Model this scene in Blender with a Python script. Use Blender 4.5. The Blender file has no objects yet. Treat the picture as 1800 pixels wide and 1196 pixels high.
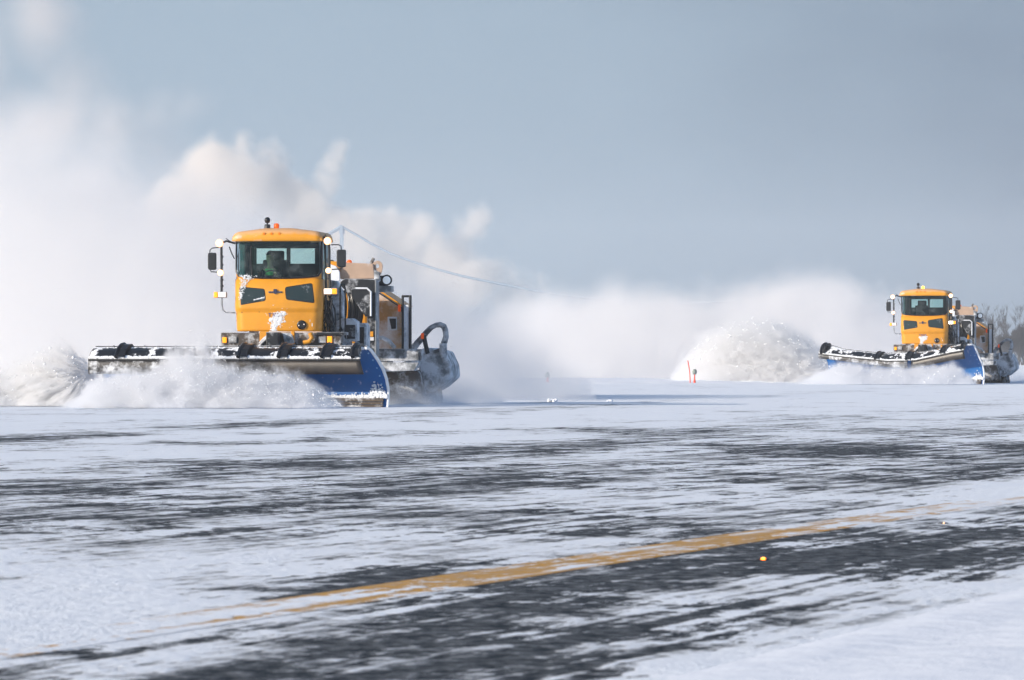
import bpy, bmesh, math, random
from mathutils import Vector, Matrix, noise as mnoise
R = math.radians
random.seed(7)
scene = bpy.context.scene
col = scene.collection

# ------------------------------------------------------------------ camera
CAM_H = 1.0
HORIZON = 630.0
FPX = 10000.0
cd = bpy.data.cameras.new("camera")
cam = bpy.data.objects.new("camera", cd)
col.objects.link(cam)
cam.location = (0, 0, CAM_H)
cam.rotation_euler = (R(90), 0, 0)
cd.sensor_width = 36.0
cd.lens = 36.0 * FPX / 1800.0
cd.shift_y = (HORIZON - 598.0) / 1800.0
cd.clip_start = 0.5
cd.clip_end = 9000
cd.dof.use_dof = True
cd.dof.focus_distance = 117.0
cd.dof.aperture_fstop = 16.0
scene.camera = cam

# ------------------------------------------------------------------ render settings
scene.view_settings.view_transform = 'Standard'
scene.view_settings.look = 'None'
scene.view_settings.gamma = 1.0
scene.view_settings.exposure = 0.22
cy = scene.cycles
cy.use_denoising = True
cy.use_adaptive_sampling = True
cy.adaptive_threshold = 0.03
cy.max_bounces = 16
cy.volume_bounces = 6
cy.transparent_max_bounces = 48
cy.diffuse_bounces = 3
cy.volume_step_rate = 1.0
cy.volume_max_steps = 256

# ------------------------------------------------------------------ sun and sky
SUN_EL, SUN_AZ = R(19.0), math.atan2(-0.86, -0.50)      # from the left, a little behind the camera
sdir = Vector((math.sin(SUN_AZ) * math.cos(SUN_EL), math.cos(SUN_AZ) * math.cos(SUN_EL), math.sin(SUN_EL)))
sl = bpy.data.lights.new("sun", 'SUN')
sl.energy = 4.2
sl.angle = R(0.6)
sl.color = (1.0, 0.88, 0.74)
so = bpy.data.objects.new("sun", sl)
so.rotation_euler = sdir.to_track_quat('Z', 'Y').to_euler()
so.location = (0, 0, 60)
col.objects.link(so)

class NT:
    """small helper that writes node trees"""
    def __init__(s, nt):
        s.nt = nt; nt.nodes.clear()
    def n(s, t, **kw):
        o = s.nt.nodes.new(t)
        for k, v in kw.items():
            setattr(o, k, v)
        return o
    def put(s, sock, v):
        if hasattr(v, 'is_output') or isinstance(v, bpy.types.NodeSocket):
            s.nt.links.new(v, sock)
        elif v is not None:
            if sock.type == 'RGBA' and len(v) == 3: v = (*v, 1)
            sock.default_value = v
    def m(s, op, a, b=None, c=None, clamp=False):
        o = s.n('ShaderNodeMath', operation=op, use_clamp=clamp)
        s.put(o.inputs[0], a)
        if b is not None: s.put(o.inputs[1], b)
        if c is not None: s.put(o.inputs[2], c)
        return o.outputs[0]
    def vm(s, op, a, b=None):
        o = s.n('ShaderNodeVectorMath', operation=op)
        s.put(o.inputs[0], a)
        if b is not None: s.put(o.inputs[1], b)
        return o.outputs[0]
    def sep(s, v):
        o = s.n('ShaderNodeSeparateXYZ'); s.put(o.inputs[0], v); return o.outputs
    def comb(s, x, y, z):
        o = s.n('ShaderNodeCombineXYZ')
        for i, v in enumerate((x, y, z)): s.put(o.inputs[i], v)
        return o.outputs[0]
    def noise(s, vec, scale, detail=3, rough=0.55, dist=0.0, w=None):
        o = s.n('ShaderNodeTexNoise')
        if w is not None:
            o.noise_dimensions = '4D'; o.inputs['W'].default_value = w
        s.put(o.inputs['Vector'], vec)
        o.inputs['Scale'].default_value = scale
        o.inputs['Detail'].default_value = detail
        o.inputs['Roughness'].default_value = rough
        o.inputs['Distortion'].default_value = dist
        return o.outputs['Fac']
    def rng(s, v, a, b, c=0.0, d=1.0, smooth=False):
        o = s.n('ShaderNodeMapRange', interpolation_type='SMOOTHSTEP' if smooth else 'LINEAR')
        s.put(o.inputs['Value'], v)
        for k, q in (('From Min', a), ('From Max', b), ('To Min', c), ('To Max', d)): s.put(o.inputs[k], q)
        return o.outputs['Result']
    def mix(s, f, a, b):
        o = s.n('ShaderNodeMix', data_type='RGBA')
        s.put(o.inputs['Factor'], f); s.put(o.inputs['A'], None)
        s.put(o.inputs[6], a); s.put(o.inputs[7], b)
        return o.outputs[2]
    def curve(s, v, pts):
        o = s.n('ShaderNodeFloatCurve')
        c = o.mapping.curves[0]
        c.points[0].location = pts[0]; c.points[-1].location = pts[-1]
        for p in pts[1:-1]: c.points.new(*p)
        for p in c.points: p.handle_type = 'AUTO'
        o.mapping.update()
        s.put(o.inputs['Value'], v)
        return o.outputs[0]

world = bpy.data.worlds.new("World")
scene.world = world
world.use_nodes = True
w = NT(world.node_tree)
gen = w.n('ShaderNodeTexCoord').outputs['Generated']
dx, dy, dz = w.sep(gen)
sky = w.n('ShaderNodeTexSky', sky_type='NISHITA', sun_disc=False, sun_elevation=SUN_EL, sun_rotation=SUN_AZ % (2 * math.pi),
          air_density=1.0, dust_density=1.5, ozone_density=2.0)
skyc = w.vm('SCALE', sky.outputs[0]); skyc.node.inputs['Scale'].default_value = 0.15
# the low grey-blue snow sky along the horizon, brighter to the left, a darker front to the right
side = w.rng(dx, -0.10, 0.10, 0.0, 1.0)
up = w.rng(dz, -0.01, 0.075, 0.0, 1.0)
cl = w.noise(w.vm('MULTIPLY', gen, (14.0, 6.0, 30.0)), 1.0, 4, 0.55)
side2 = w.m('ADD', side, w.m('MULTIPLY', w.m('SUBTRACT', cl, 0.5), 0.5), clamp=True)
left_c = w.mix(up, (0.26, 0.355, 0.45), (0.295, 0.39, 0.485))
right_c = w.mix(up, (0.135, 0.200, 0.282), (0.165, 0.226, 0.308))
low = w.mix(w.curve(side2, [(0, 0), (0.45, 0.10), (0.7, 0.42), (1, 1)]), left_c, right_c)
blend = w.rng(dz, 0.10, 0.35, 0.0, 1.0, True)
tot = w.mix(blend, low, skyc)
bg = w.n('ShaderNodeBackground'); w.put(bg.inputs[0], tot); bg.inputs[1].default_value = 1.0
out = w.n('ShaderNodeOutputWorld'); w.nt.links.new(bg.outputs[0], out.inputs[0])

# ------------------------------------------------------------------ small helpers
def tag(o, label=None, cat=None, group=None, kind=None):
    if label: o['label'] = label
    if cat: o['category'] = cat
    if group: o['group'] = group
    if kind: o['kind'] = kind
    return o

def at(u, v_or_none, Y, z=None):
    """a measured picture position at distance Y as a world point"""
    X = (u - 900.0) * Y / FPX
    return Vector((X, Y, (CAM_H - (v_or_none - HORIZON) * Y / FPX) if z is None else z))

class MB:
    """collects shapes and links them as one mesh object"""
    def __init__(s): s.v = []; s.f = []; s.smooth = []
    def add(s, vs, fs, smooth=False):
        b = len(s.v); s.v += [tuple(p) for p in vs]
        for f in fs:
            s.f.append([b + i for i in f]); s.smooth.append(smooth)
        return s
    def box(s, c, size, rot=None):
        c = Vector(c); hx, hy, hz = [q / 2 for q in size]
        M = rot if rot is not None else Matrix.Identity(3)
        vs = [c + M @ Vector((x * hx, y * hy, z * hz)) for x in (-1, 1) for y in (-1, 1) for z in (-1, 1)]
        return s.add(vs, [(0, 1, 3, 2), (4, 6, 7, 5), (0, 4, 5, 1), (2, 3, 7, 6), (0, 2, 6, 4), (1, 5, 7, 3)])
    def bx(s, x0, x1, y0, y1, z0, z1):
        return s.box(((x0 + x1) / 2, (y0 + y1) / 2, (z0 + z1) / 2), (abs(x1 - x0), abs(y1 - y0), abs(z1 - z0)))
    def prism(s, pts, d):
        """polygon pts (3d, planar) swept along vector d"""
        n = len(pts); d = Vector(d)
        vs = [Vector(p) for p in pts] + [Vector(p) + d for p in pts]
        return s.add(vs, [tuple(range(n))[::-1], tuple(range(n, 2 * n))] + [(i, (i + 1) % n, n + (i + 1) % n, n + i) for i in range(n)])
    def tube(s, pts, r, seg=8, closed=False, cap=True):
        pts = [Vector(p) for p in pts]; n = len(pts)
        rr = r if isinstance(r, (list, tuple)) else [r] * n
        vs = []; up = Vector((0, 0, 1))
        prev = None
        for i, p in enumerate(pts):
            a = pts[(i - 1) % n] if (closed or i > 0) else p
            b = pts[(i + 1) % n] if (closed or i < n - 1) else p
            t = (b - a).normalized()
            if prev is None:
                q = t.cross(up)
                if q.length < 0.05: q = t.cross(Vector((0, 1, 0)))
            else:
                q = prev - t * prev.dot(t)
            q.normalize(); prev = q; k = t.cross(q)
            for j in range(seg):
                an = 2 * math.pi * j / seg
                vs.append(p + (q * math.cos(an) + k * math.sin(an)) * rr[i])
        fs = []
        m = n if closed else n - 1
        for i in range(m):
            for j in range(seg):
                a = i * seg + j; b = i * seg + (j + 1) % seg
                c = ((i + 1) % n) * seg + (j + 1) % seg; d = ((i + 1) % n) * seg + j
                fs.append((a, b, c, d))
        s.add(vs, fs, True)
        if cap and not closed:
            s.add(vs[:seg], [tuple(range(seg))[::-1]]); s.add(vs[-seg:], [tuple(range(seg))])
        return s
    def lathe(s, c, axis, prof, seg=20):
        """prof = [(radius, distance along axis)]"""
        c = Vector(c); ax = Vector(axis).normalized()
        q = ax.cross(Vector((0, 0, 1)))
        if q.length < 0.05: q = ax.cross(Vector((0, 1, 0)))
        q.normalize(); k = ax.cross(q)
        vs = []
        for (r, t) in prof:
            for j in range(seg):
                an = 2 * math.pi * j / seg
                vs.append(c + ax * t + (q * math.cos(an) + k * math.sin(an)) * r)
        fs = []
        for i in range(len(prof) - 1):
            for j in range(seg):
                fs.append((i * seg + j, i * seg + (j + 1) % seg, (i + 1) * seg + (j + 1) % seg, (i + 1) * seg + j))
        s.add(vs, fs, True)
        s.add(vs[:seg], [tuple(range(seg))[::-1]]); s.add(vs[-seg:], [tuple(range(seg))])
        return s
    def sheet(s, rows, smooth=True, thick=None):
        """rows of points -> surface"""
        n = len(rows[0]); vs = [p for r in rows for p in r]; fs = []
        for i in range(len(rows) - 1):
            for j in range(n - 1):
                fs.append((i * n + j, i * n + j + 1, (i + 1) * n + j + 1, (i + 1) * n + j))
        return s.add(vs, fs, smooth)
    def clump(s, c, r, rnd, flat=1.0):
        base = ICO
        a, b, d = [rnd.uniform(0.6, 1.25) for _ in range(3)]
        q = Matrix.Rotation(rnd.uniform(0, 6.28), 3, 'Z') @ Matrix.Rotation(rnd.uniform(0, 6.28), 3, 'X')
        vs = []
        for p in base[0]:
            g = q @ Vector((p[0] * a, p[1] * b, p[2] * d)) * r * rnd.uniform(0.8, 1.2)
            vs.append((c[0] + g[0], c[1] + g[1], c[2] + g[2] * flat))
        return s.add(vs, base[1], True)
    def build(s, name, mat, parent=None, bevel=0.0, solid=0.0, sub=0):
        me = bpy.data.meshes.new(name)
        me.from_pydata(s.v, [], s.f)
        me.polygons.foreach_set('use_smooth', s.smooth)
        me.materials.append(mat)
        me.update()
        o = bpy.data.objects.new(name, me)
        col.objects.link(o)
        if parent is not None: o.parent = parent
        if solid:
            md = o.modifiers.new('solid', 'SOLIDIFY'); md.thickness = solid; md.offset = 0
        if sub:
            md = o.modifiers.new('sub', 'SUBSURF'); md.levels = sub; md.render_levels = sub
        if bevel:
            md = o.modifiers.new('bevel', 'BEVEL'); md.width = bevel; md.segments = 2; md.limit_method = 'ANGLE'
        return o

def ico_data():
    bm = bmesh.new(); bmesh.ops.create_icosphere(bm, subdivisions=1, radius=1.0)
    bm.verts.index_update()
    r = ([tuple(v.co) for v in bm.verts], [tuple(v.index for v in f.verts) for f in bm.faces]); bm.free()
    return r
ICO = ico_data()

def mat_nt(name):
    m = bpy.data.materials.new(name); m.use_nodes = True
    return m, NT(m.node_tree)

SNOWC = (0.80, 0.84, 0.90)
def mat(name, colr, rough=0.5, metal=0.0, snow=0.0, scale=6.0, emit=None, estr=0.0, top=0.0, spec=0.5, grime=0.0):
    """painted or bare surface, with snow dust caught on it in patches (snow) and on upward faces (top)"""
    m, t = mat_nt(name)
    b = t.n('ShaderNodeBsdfPrincipled')
    o = t.n('ShaderNodeOutputMaterial'); t.nt.links.new(b.outputs[0], o.inputs[0])
    pos = t.n('ShaderNodeTexCoord').outputs['Object']
    n1 = t.noise(pos, scale, 6, 0.65)
    c = t.mix(t.rng(n1, 0.3, 0.7, 0.0, 0.35), colr, tuple(q * 0.75 for q in colr))
    if grime: c = t.mix(t.m('MULTIPLY', t.rng(t.noise(pos, scale * 0.5, 5, 0.7), 0.42, 0.66, 0, 1), grime), c, (0.10, 0.075, 0.055))
    f = None
    if snow:
        f = t.rng(t.noise(pos, scale * 0.7, 8, 0.68), 0.62 - 0.34 * snow, 0.74 - 0.24 * snow, 0.0, min(1.0, 0.55 + snow * 0.5))
    if top:
        nz = t.sep(t.n('ShaderNodeNewGeometry').outputs['Normal'])[2]
        f2 = t.rng(t.m('ADD', nz, t.m('MULTIPLY', t.m('SUBTRACT', n1, 0.5), 1.4)), 0.35, 0.75, 0.0, top)
        f = f2 if f is None else t.m('MAXIMUM', f, f2)
    if f is not None:
        c = t.mix(f, c, SNOWC)
        t.put(b.inputs['Roughness'], t.m('ADD', t.m('MULTIPLY', f, 0.9 - rough), rough))
        t.put(b.inputs['Metallic'], t.m('MULTIPLY', t.m('SUBTRACT', 1.0, f), metal))
    else:
        b.inputs['Roughness'].default_value = rough; b.inputs['Metallic'].default_value = metal
    b.inputs['Specular IOR Level'].default_value = spec
    t.put(b.inputs['Base Color'], c)
    if emit:
        b.inputs['Emission Color'].default_value = (*emit, 1); b.inputs['Emission Strength'].default_value = estr
    return m
# ------------------------------------------------------------------ pavement, painted line, snow
RUN = 0.25                       # the taxiway runs away to the right: X grows 0.25 m per metre of Y
def pavement_material(name, base_fn):
    m, t = mat_nt(name)
    pos = t.n('ShaderNodeNewGeometry').outputs['Position']
    x, y, z = t.sep(pos)
    warp = t.m('MULTIPLY', t.m('SUBTRACT', t.noise(pos, 0.12, 3, 0.5), 0.5), 1.6)
    bend = t.m('MULTIPLY', t.m('MAXIMUM', t.m('SUBTRACT', y, 60.0), 0.0), 0.09)
    c0 = t.m('SUBTRACT', x, t.m('MULTIPLY', y, RUN))
    c = t.m('ADD', t.m('ADD', c0, warp), bend)
    # bare pavement by distance across the taxiway (wheel and broom paths)
    cn = t.rng(c, -34.0, -2.0, 0.0, 1.0)
    def q(cc): return (cc + 34.0) / 32.0
    bias = t.curve(cn, [(0, 0.22), (q(-29), 0.34), (q(-28), 0.2), (q(-24.5), 0.30), (q(-22.8), 0.56), (q(-21.6), 0.24), (q(-18.4), 0.22), (q(-16.4), 0.34),
                        (q(-15.0), 0.53), (q(-14.2), 0.46), (q(-13.5), 0.33), (q(-12.6), 0.49), (q(-11.4), 0.53), (q(-10.6), 0.38),
                        (q(-9.2), 0.42), (q(-7.6), 0.46), (q(-6.7), 0.60), (q(-5.6), 0.70), (q(-4.9), 0.66), (q(-4.35), 0.45), (q(-3.95), 0.02), (1, 0.0)])
    along = t.m('ADD', y, t.m('MULTIPLY', x, 0.25))
    # drifted snow: patches lying across the wind, fine streaks along the taxiway
    v1 = t.comb(t.m('MULTIPLY', c0, 1.0), t.m('MULTIPLY', along, 0.55), 0.0)
    n1 = t.noise(v1, 1.7, 10, 0.64, 0.3)
    v2 = t.comb(t.m('MULTIPLY', t.m('ADD', c0, t.m('MULTIPLY', n1, 0.25)), 6.5), t.m('MULTIPLY', along, 0.14), 0.0)
    n2 = t.noise(v2, 1.0, 7, 0.7)
    v3 = t.comb(t.m('MULTIPLY', x, 4.2), t.m('MULTIPLY', y, 2.4), 3.0)
    n3 = t.noise(v3, 2.6, 7, 0.72)
    n4 = t.noise(t.comb(t.m('MULTIPLY', x, 0.35), t.m('MULTIPLY', y, 0.12), 7.0), 1.0, 3, 0.5)
    s = t.m('ADD', t.m('ADD', t.m('MULTIPLY', n1, 0.46), t.m('MULTIPLY', t.m('SUBTRACT', n2, 0.5), t.rng(c0, -9.0, -6.0, 0.42, 0.66))), t.m('ADD', t.m('MULTIPLY', n3, 0.36), t.m('MULTIPLY', n4, 0.28)))
    s = t.m('SUBTRACT', s, 0.05)                     # mean about 0.5
    far = t.rng(y, 62.0, 130.0, 0.0, 0.10)
    def bump2(cc, cw, yy, yw, amt):
        a_ = t.m('DIVIDE', t.m('SUBTRACT', c0, cc), cw); b_ = t.m('DIVIDE', t.m('SUBTRACT', y, yy), yw)
        return t.m('MULTIPLY', t.m('POWER', 2.718, t.m('MULTIPLY', t.m('ADD', t.m('MULTIPLY', a_, a_), t.m('MULTIPLY', b_, b_)), -1.0)), amt)
    extra = t.m('ADD', t.m('ADD', bump2(-7.4, 1.1, 21.2, 2.6, -0.17), bump2(-6.6, 0.8, 46.5, 7.0, -0.30)), t.m('ADD', bump2(-9.5, 3.5, 60.0, 14.0, 0.035), bump2(-8.6, 0.9, 27.0, 6.0, -0.06)))
    far = t.m('SUBTRACT', far, extra)
    n5 = t.noise(t.comb(t.m('MULTIPLY', x, 0.55), t.m('MULTIPLY', y, 0.16), 21.0), 1.0, 4, 0.6)
    brk = t.rng(n5, 0.35, 0.65, -0.1, 2.1)
    edge = t.m('ADD', t.m('ADD', t.m('MULTIPLY', t.m('MULTIPLY', t.m('SUBTRACT', bias, 0.5), brk), 0.26), 0.5), t.m('MULTIPLY', far, -1.0))
    wid = t.rng(t.noise(t.comb(t.m('MULTIPLY', x, 0.9), t.m('MULTIPLY', y, 0.35), 5.0), 1.0, 3, 0.6), 0.40, 0.62, 0.018, 0.11)
    snow = t.rng(t.m('SUBTRACT', s, edge), t.m('MULTIPLY', wid, -0.8), wid, 0.0, 1.0, True)
    shoulder = t.rng(t.m('ADD', c0, t.m('MULTIPLY', t.m('SUBTRACT', n1, 0.5), 0.5)), -4.2, -3.95, 0.0, 1.0, True)
    snow = t.m('MAXIMUM', snow, shoulder)
    dust = t.rng(n3, 0.40, 0.80, 0.0, 0.30)
    snow = t.m('MAXIMUM', snow, dust)
    base = base_fn(t, pos, n3)
    sn = t.mix(t.rng(n1, 0.3, 0.7, 0, 1), (0.88, 0.92, 0.97), (0.82, 0.87, 0.94))
    colr = t.mix(snow, base, sn)
    b = t.n('ShaderNodeBsdfPrincipled')
    t.put(b.inputs['Base Color'], colr)
    t.put(b.inputs['Roughness'], t.rng(snow, 0, 1, 0.9, 0.95))
    t.put(b.inputs['Specular IOR Level'], t.rng(snow, 0, 1, 0.05, 0.12))
    bump = t.n('ShaderNodeBump'); bump.inputs['Distance'].default_value = 0.05; bump.inputs['Strength'].default_value = 0.6
    t.put(bump.inputs['Height'], t.m('ADD', t.m('MULTIPLY', snow, 0.5), t.m('MULTIPLY', t.m('ADD', n3, n1), 0.9)))
    t.nt.links.new(bump.outputs[0], b.inputs['Normal'])
    o = t.n('ShaderNodeOutputMaterial'); t.nt.links.new(b.outputs[0], o.inputs[0])
    return m

def asphalt(t, pos, n3):
    g = t.noise(pos, 40.0, 3, 0.6)
    return t.mix(g, (0.013, 0.018, 0.025), (0.034, 0.041, 0.050))
def paint(t, pos, n3):
    return t.mix(t.rng(n3, 0.4, 0.62), (0.60, 0.33, 0.075), (0.42, 0.24, 0.08))
M_pave = pavement_material('snowy_pavement', asphalt)
M_line = pavement_material('snowy_yellow_paint', paint)

g = MB()
ys = [-3, 10, 20, 30, 45, 70, 110, 170, 260, 400, 700, 1200, 2180]
g.sheet([[(x, y, 0.0) for x in (-520, -60, 0, 60, 520)] for y in ys])
tag(g.build('runway', M_pave), kind='structure')

LC = -6.64; LW = 0.46
lm = MB()
rows = []
for i in range(60):
    y = 14 + i * 1.4
    cx = RUN * y + LC + 0.0006 * (y - 28) ** 2 * (1 if y > 28 else 0)
    rows.append([(cx - LW / 2, y, 0.002), (cx + LW / 2, y, 0.002)])
lm.sheet(rows)
tag(lm.build('runway_line', M_line), kind='structure')

# snow left unploughed along the near edge: a low shoulder with a real rounded lip
M_snow, t = mat_nt('packed_snow')
pos = t.n('ShaderNodeNewGeometry').outputs['Position']
nn = t.noise(pos, 2.2, 8, 0.62)
b = t.n('ShaderNodeBsdfPrincipled')
t.put(b.inputs['Base Color'], t.mix(t.rng(nn, 0.3, 0.7), (0.86, 0.89, 0.94), (0.79, 0.83, 0.90)))
b.inputs['Roughness'].default_value = 0.9; b.inputs['Specular IOR Level'].default_value = 0.15
bp = t.n('ShaderNodeBump'); bp.inputs['Strength'].default_value = 0.6; bp.inputs['Distance'].default_value = 0.05
t.put(bp.inputs['Height'], nn); t.nt.links.new(bp.outputs[0], b.inputs['Normal'])
o = t.n('ShaderNodeOutputMaterial'); t.nt.links.new(b.outputs[0], o.inputs[0])

sh = MB(); rows = []
for i in range(240):
    y = 12 + i * 0.16 * (1 + i * 0.004)
    r = []
    for j in range(22):
        d = j * 0.16 * (1 + j * 0.05)
        x = RUN * y - 4.05 + d
        k = mnoise.noise((x * 1.1, y * 0.5, 0)) * 0.5 + mnoise.noise((x * 4, y * 2.0, 3)) * 0.22
        h = 0.028 * (1 - math.exp(-d * 2.2)) * (1 + 0.5 * k) - (0.012 if j == 0 else 0) + 0.02 * k * min(1, d)
        if 0.5 < d < 0.75: h -= 0.012          # a groove along the lip
        r.append((x + 0.10 * k * (1 if j < 3 else 0), y, h))
    rows.append(r)
sh.sheet(rows)
tag(sh.build('snow_shoulder', M_snow), kind='structure')

# the low ploughed bank beyond the far edge of the pavement
bk = MB(); rows = []
for i in range(420):
    x = -45 + i * 0.26
    y0 = 224 + 4.5 * min(1.0, max(0.0, (x - 9) / 4))
    r = []
    for j in range(20):
        d = j * 0.9
        k = mnoise.noise((x * 0.9, d * 0.55, 9)) * 0.55 + mnoise.noise((x * 3.1, d * 1.6, 4)) * 0.35
        h = 0.17 * math.sin(min(1.0, d / 13.0) * math.pi * 0.62) * (1 + 0.55 * k) + 0.07 * k - (0.1 if j == 0 else 0)
        if j == 19: h = 0.0
        r.append((x, y0 + d, h - 0.02))
    rows.append(r)
bk.sheet(rows)
tag(bk.build('snow_bank', M_snow), kind='structure')
# ------------------------------------------------------------------ materials for the vehicles
Y_PAINT = (0.78, 0.335, 0.018)
M_yellow = mat('yellow_paint', Y_PAINT, 0.38, grime=0.10, scale=3.0)
M_yellow_top = mat('yellow_paint_dusted', Y_PAINT, 0.45, snow=0.08, top=0.18, scale=2.5)
M_tan = mat('yellow_paint_frosted', (0.52, 0.27, 0.08), 0.7, snow=0.66, scale=1.1, grime=0.45)
M_dusted = mat('salt_dusted_paint', (0.50, 0.36, 0.27), 0.8, snow=0.25, scale=3.0, grime=0.15)
M_black = mat('black_steel', (0.016, 0.018, 0.022), 0.42)
M_black_snow = mat('black_steel_snowy', (0.018, 0.021, 0.026), 0.42, snow=0.26, top=0.7, scale=4.0)
M_dirty = mat('road_grimed_steel', (0.07, 0.06, 0.055), 0.75, snow=0.40, grime=0.7, scale=5.0)
M_gloss = mat('glossy_black_rubber', (0.008, 0.009, 0.011), 0.28)
M_rubber = mat('rubber_flap', (0.018, 0.017, 0.017), 0.40, grime=0.4, scale=1.4)
M_rubber_snow = mat('rubber_flap_snowy', (0.03, 0.03, 0.032), 0.5, snow=0.42, scale=5.0)
M_grey = mat('grey_steel', (0.24, 0.26, 0.28), 0.5, snow=0.35, top=0.5, scale=5.0)
M_frost = mat('frosted_steel', (0.16, 0.18, 0.20), 0.75, snow=0.66, top=0.8, scale=4.5)
M_frost_dark = mat('frosted_dark_steel', (0.10, 0.11, 0.12), 0.7, snow=0.55, top=0.7, scale=4.0)
M_blue = mat('blue_plastic_liner', (0.0, 0.115, 0.38), 0.4, snow=0.03, scale=9.0)
M_tyre = mat('tyre_rubber', (0.02, 0.02, 0.02), 0.85, snow=0.35, scale=6.0)
M_white = mat('white_sticker', (0.75, 0.77, 0.80), 0.6)
M_ink = mat('blue_lettering', (0.05, 0.06, 0.25), 0.6)
M_chrome = mat('emblem_metal', (0.22, 0.22, 0.27), 0.35, metal=0.6)
M_chrome_b = mat('emblem_blue', (0.03, 0.04, 0.09), 0.35)
M_stuck = mat('stuck_snow', (0.84, 0.88, 0.93), 0.9, spec=0.15)
M_lit = mat('lit_white_lens', (0.9, 0.9, 0.85), 0.3, emit=(1.0, 0.86, 0.66), estr=6.0)
M_ring = mat('lamp_halo_glow', (0.9, 0.7, 0.5), 0.3, emit=(1.0, 0.42, 0.14), estr=1.6)  # warm lamp halo put into an emissive colour
M_lit_warm = mat('lit_warm_lens', (0.9, 0.7, 0.5), 0.3, emit=(1.0, 0.62, 0.42), estr=2.4)
M_pale = mat('pale_lens', (0.80, 0.76, 0.74), 0.3, emit=(1.0, 0.80, 0.70), estr=0.35)
M_amber = mat('lit_amber_lens', (0.9, 0.35, 0.02), 0.3, emit=(1.0, 0.33, 0.01), estr=0.95)
M_amber_hot = mat('bright_amber_lens', (0.9, 0.45, 0.05), 0.3, emit=(1.0, 0.48, 0.04), estr=3.5)
M_amber_off = mat('amber_lens', (0.75, 0.22, 0.01), 0.3, emit=(1.0, 0.2, 0.0), estr=0.15)
M_orange = mat('orange_lens', (0.85, 0.13, 0.01), 0.3, emit=(1.0, 0.14, 0.0), estr=0.35)
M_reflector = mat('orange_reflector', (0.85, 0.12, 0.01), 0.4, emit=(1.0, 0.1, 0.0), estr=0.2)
M_lamp_dull = mat('unlit_lamp', (0.30, 0.31, 0.32), 0.35, snow=0.3, scale=9.0)
M_seat = mat('seat_fabric', (0.02, 0.024, 0.026), 0.9)
M_inner = mat('cab_lining', (0.035, 0.045, 0.048), 0.9)
M_skin = mat('skin', (0.42, 0.25, 0.18), 0.6)
M_cloth = mat('dark_jacket', (0.025, 0.03, 0.035), 0.9)
M_vest = mat('green_vest', (0.20, 0.75, 0.25), 0.8)
M_hair = mat('dark_hair', (0.02, 0.016, 0.013), 0.8)

def glass_mat(name, tint, refl=0.10, rough=0.03, frost=0.0):
    m, t = mat_nt(name)
    tr = t.n('ShaderNodeBsdfTransparent'); tr.inputs[0].default_value = (*tint, 1)
    gl = t.n('ShaderNodeBsdfGlossy'); gl.inputs['Roughness'].default_value = rough; gl.inputs[0].default_value = (0.85, 0.95, 1, 1)
    lw = t.n('ShaderNodeLayerWeight'); lw.inputs[0].default_value = 0.35
    mx = t.n('ShaderNodeMixShader')
    t.put(mx.inputs[0], t.m('ADD', t.m('MULTIPLY', lw.outputs['Fresnel'], 0.8), refl, clamp=True))
    t.nt.links.new(tr.outputs[0], mx.inputs[1]); t.nt.links.new(gl.outputs[0], mx.inputs[2])
    last = mx.outputs[0]
    df = t.n('ShaderNodeBsdfDiffuse'); df.inputs[0].default_value = (0.55, 0.66, 0.68, 1)
    m2 = t.n('ShaderNodeMixShader')
    pos = t.n('ShaderNodeTexCoord').outputs['Object']
    t.put(m2.inputs[0], t.rng(t.noise(pos, 5.0, 6, 0.7), 0.45, 0.85, 0.03 + frost, 0.22 + frost))
    t.nt.links.new(last, m2.inputs[1]); t.nt.links.new(df.outputs[0], m2.inputs[2])
    o = t.n('ShaderNodeOutputMaterial'); t.nt.links.new(m2.outputs[0], o.inputs[0])
    return m
M_glass = glass_mat('tinted_windscreen', (0.50, 0.76, 0.71), refl=0.0, frost=-0.03)
M_glass_dark = glass_mat('dark_window_glass', (0.10, 0.15, 0.15), refl=0.08)

# ------------------------------------------------------------------ measuring frame of the nearer truck
class Frame:
    def __init__(s, u0, Y0, rel):
        s.Y0 = Y0; s.X0 = (u0 - 900) * Y0 / FPX
        s.a = rel - math.atan2(s.X0, Y0) * 1.0
        # heading relative to the line of sight: rear of the truck shows to the right of its front
        s.a = rel + math.atan2(s.X0, Y0)
        s.c, s.s = math.cos(s.a), math.sin(s.a)
    def P(s, u, v, y):
        """measured picture position at depth y behind the cab front -> point in the truck's own axes"""
        t = (u - 900) / FPX
        x = (t * (s.Y0 + y * s.c) - s.X0 - y * s.s) / (s.c + t * s.s)
        Y = s.Y0 - x * s.s + y * s.c
        return Vector((x, y, CAM_H - (v - HORIZON) * Y / FPX))
F1 = Frame(488, 118.0, R(8.5))
P = F1.P
def empty(name, loc, rz=0.0):
    o = bpy.data.objects.new(name, None); col.objects.link(o)
    o.location = loc; o.rotation_euler = (0, 0, rz); o.empty_display_size = 0.5
    return o

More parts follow.
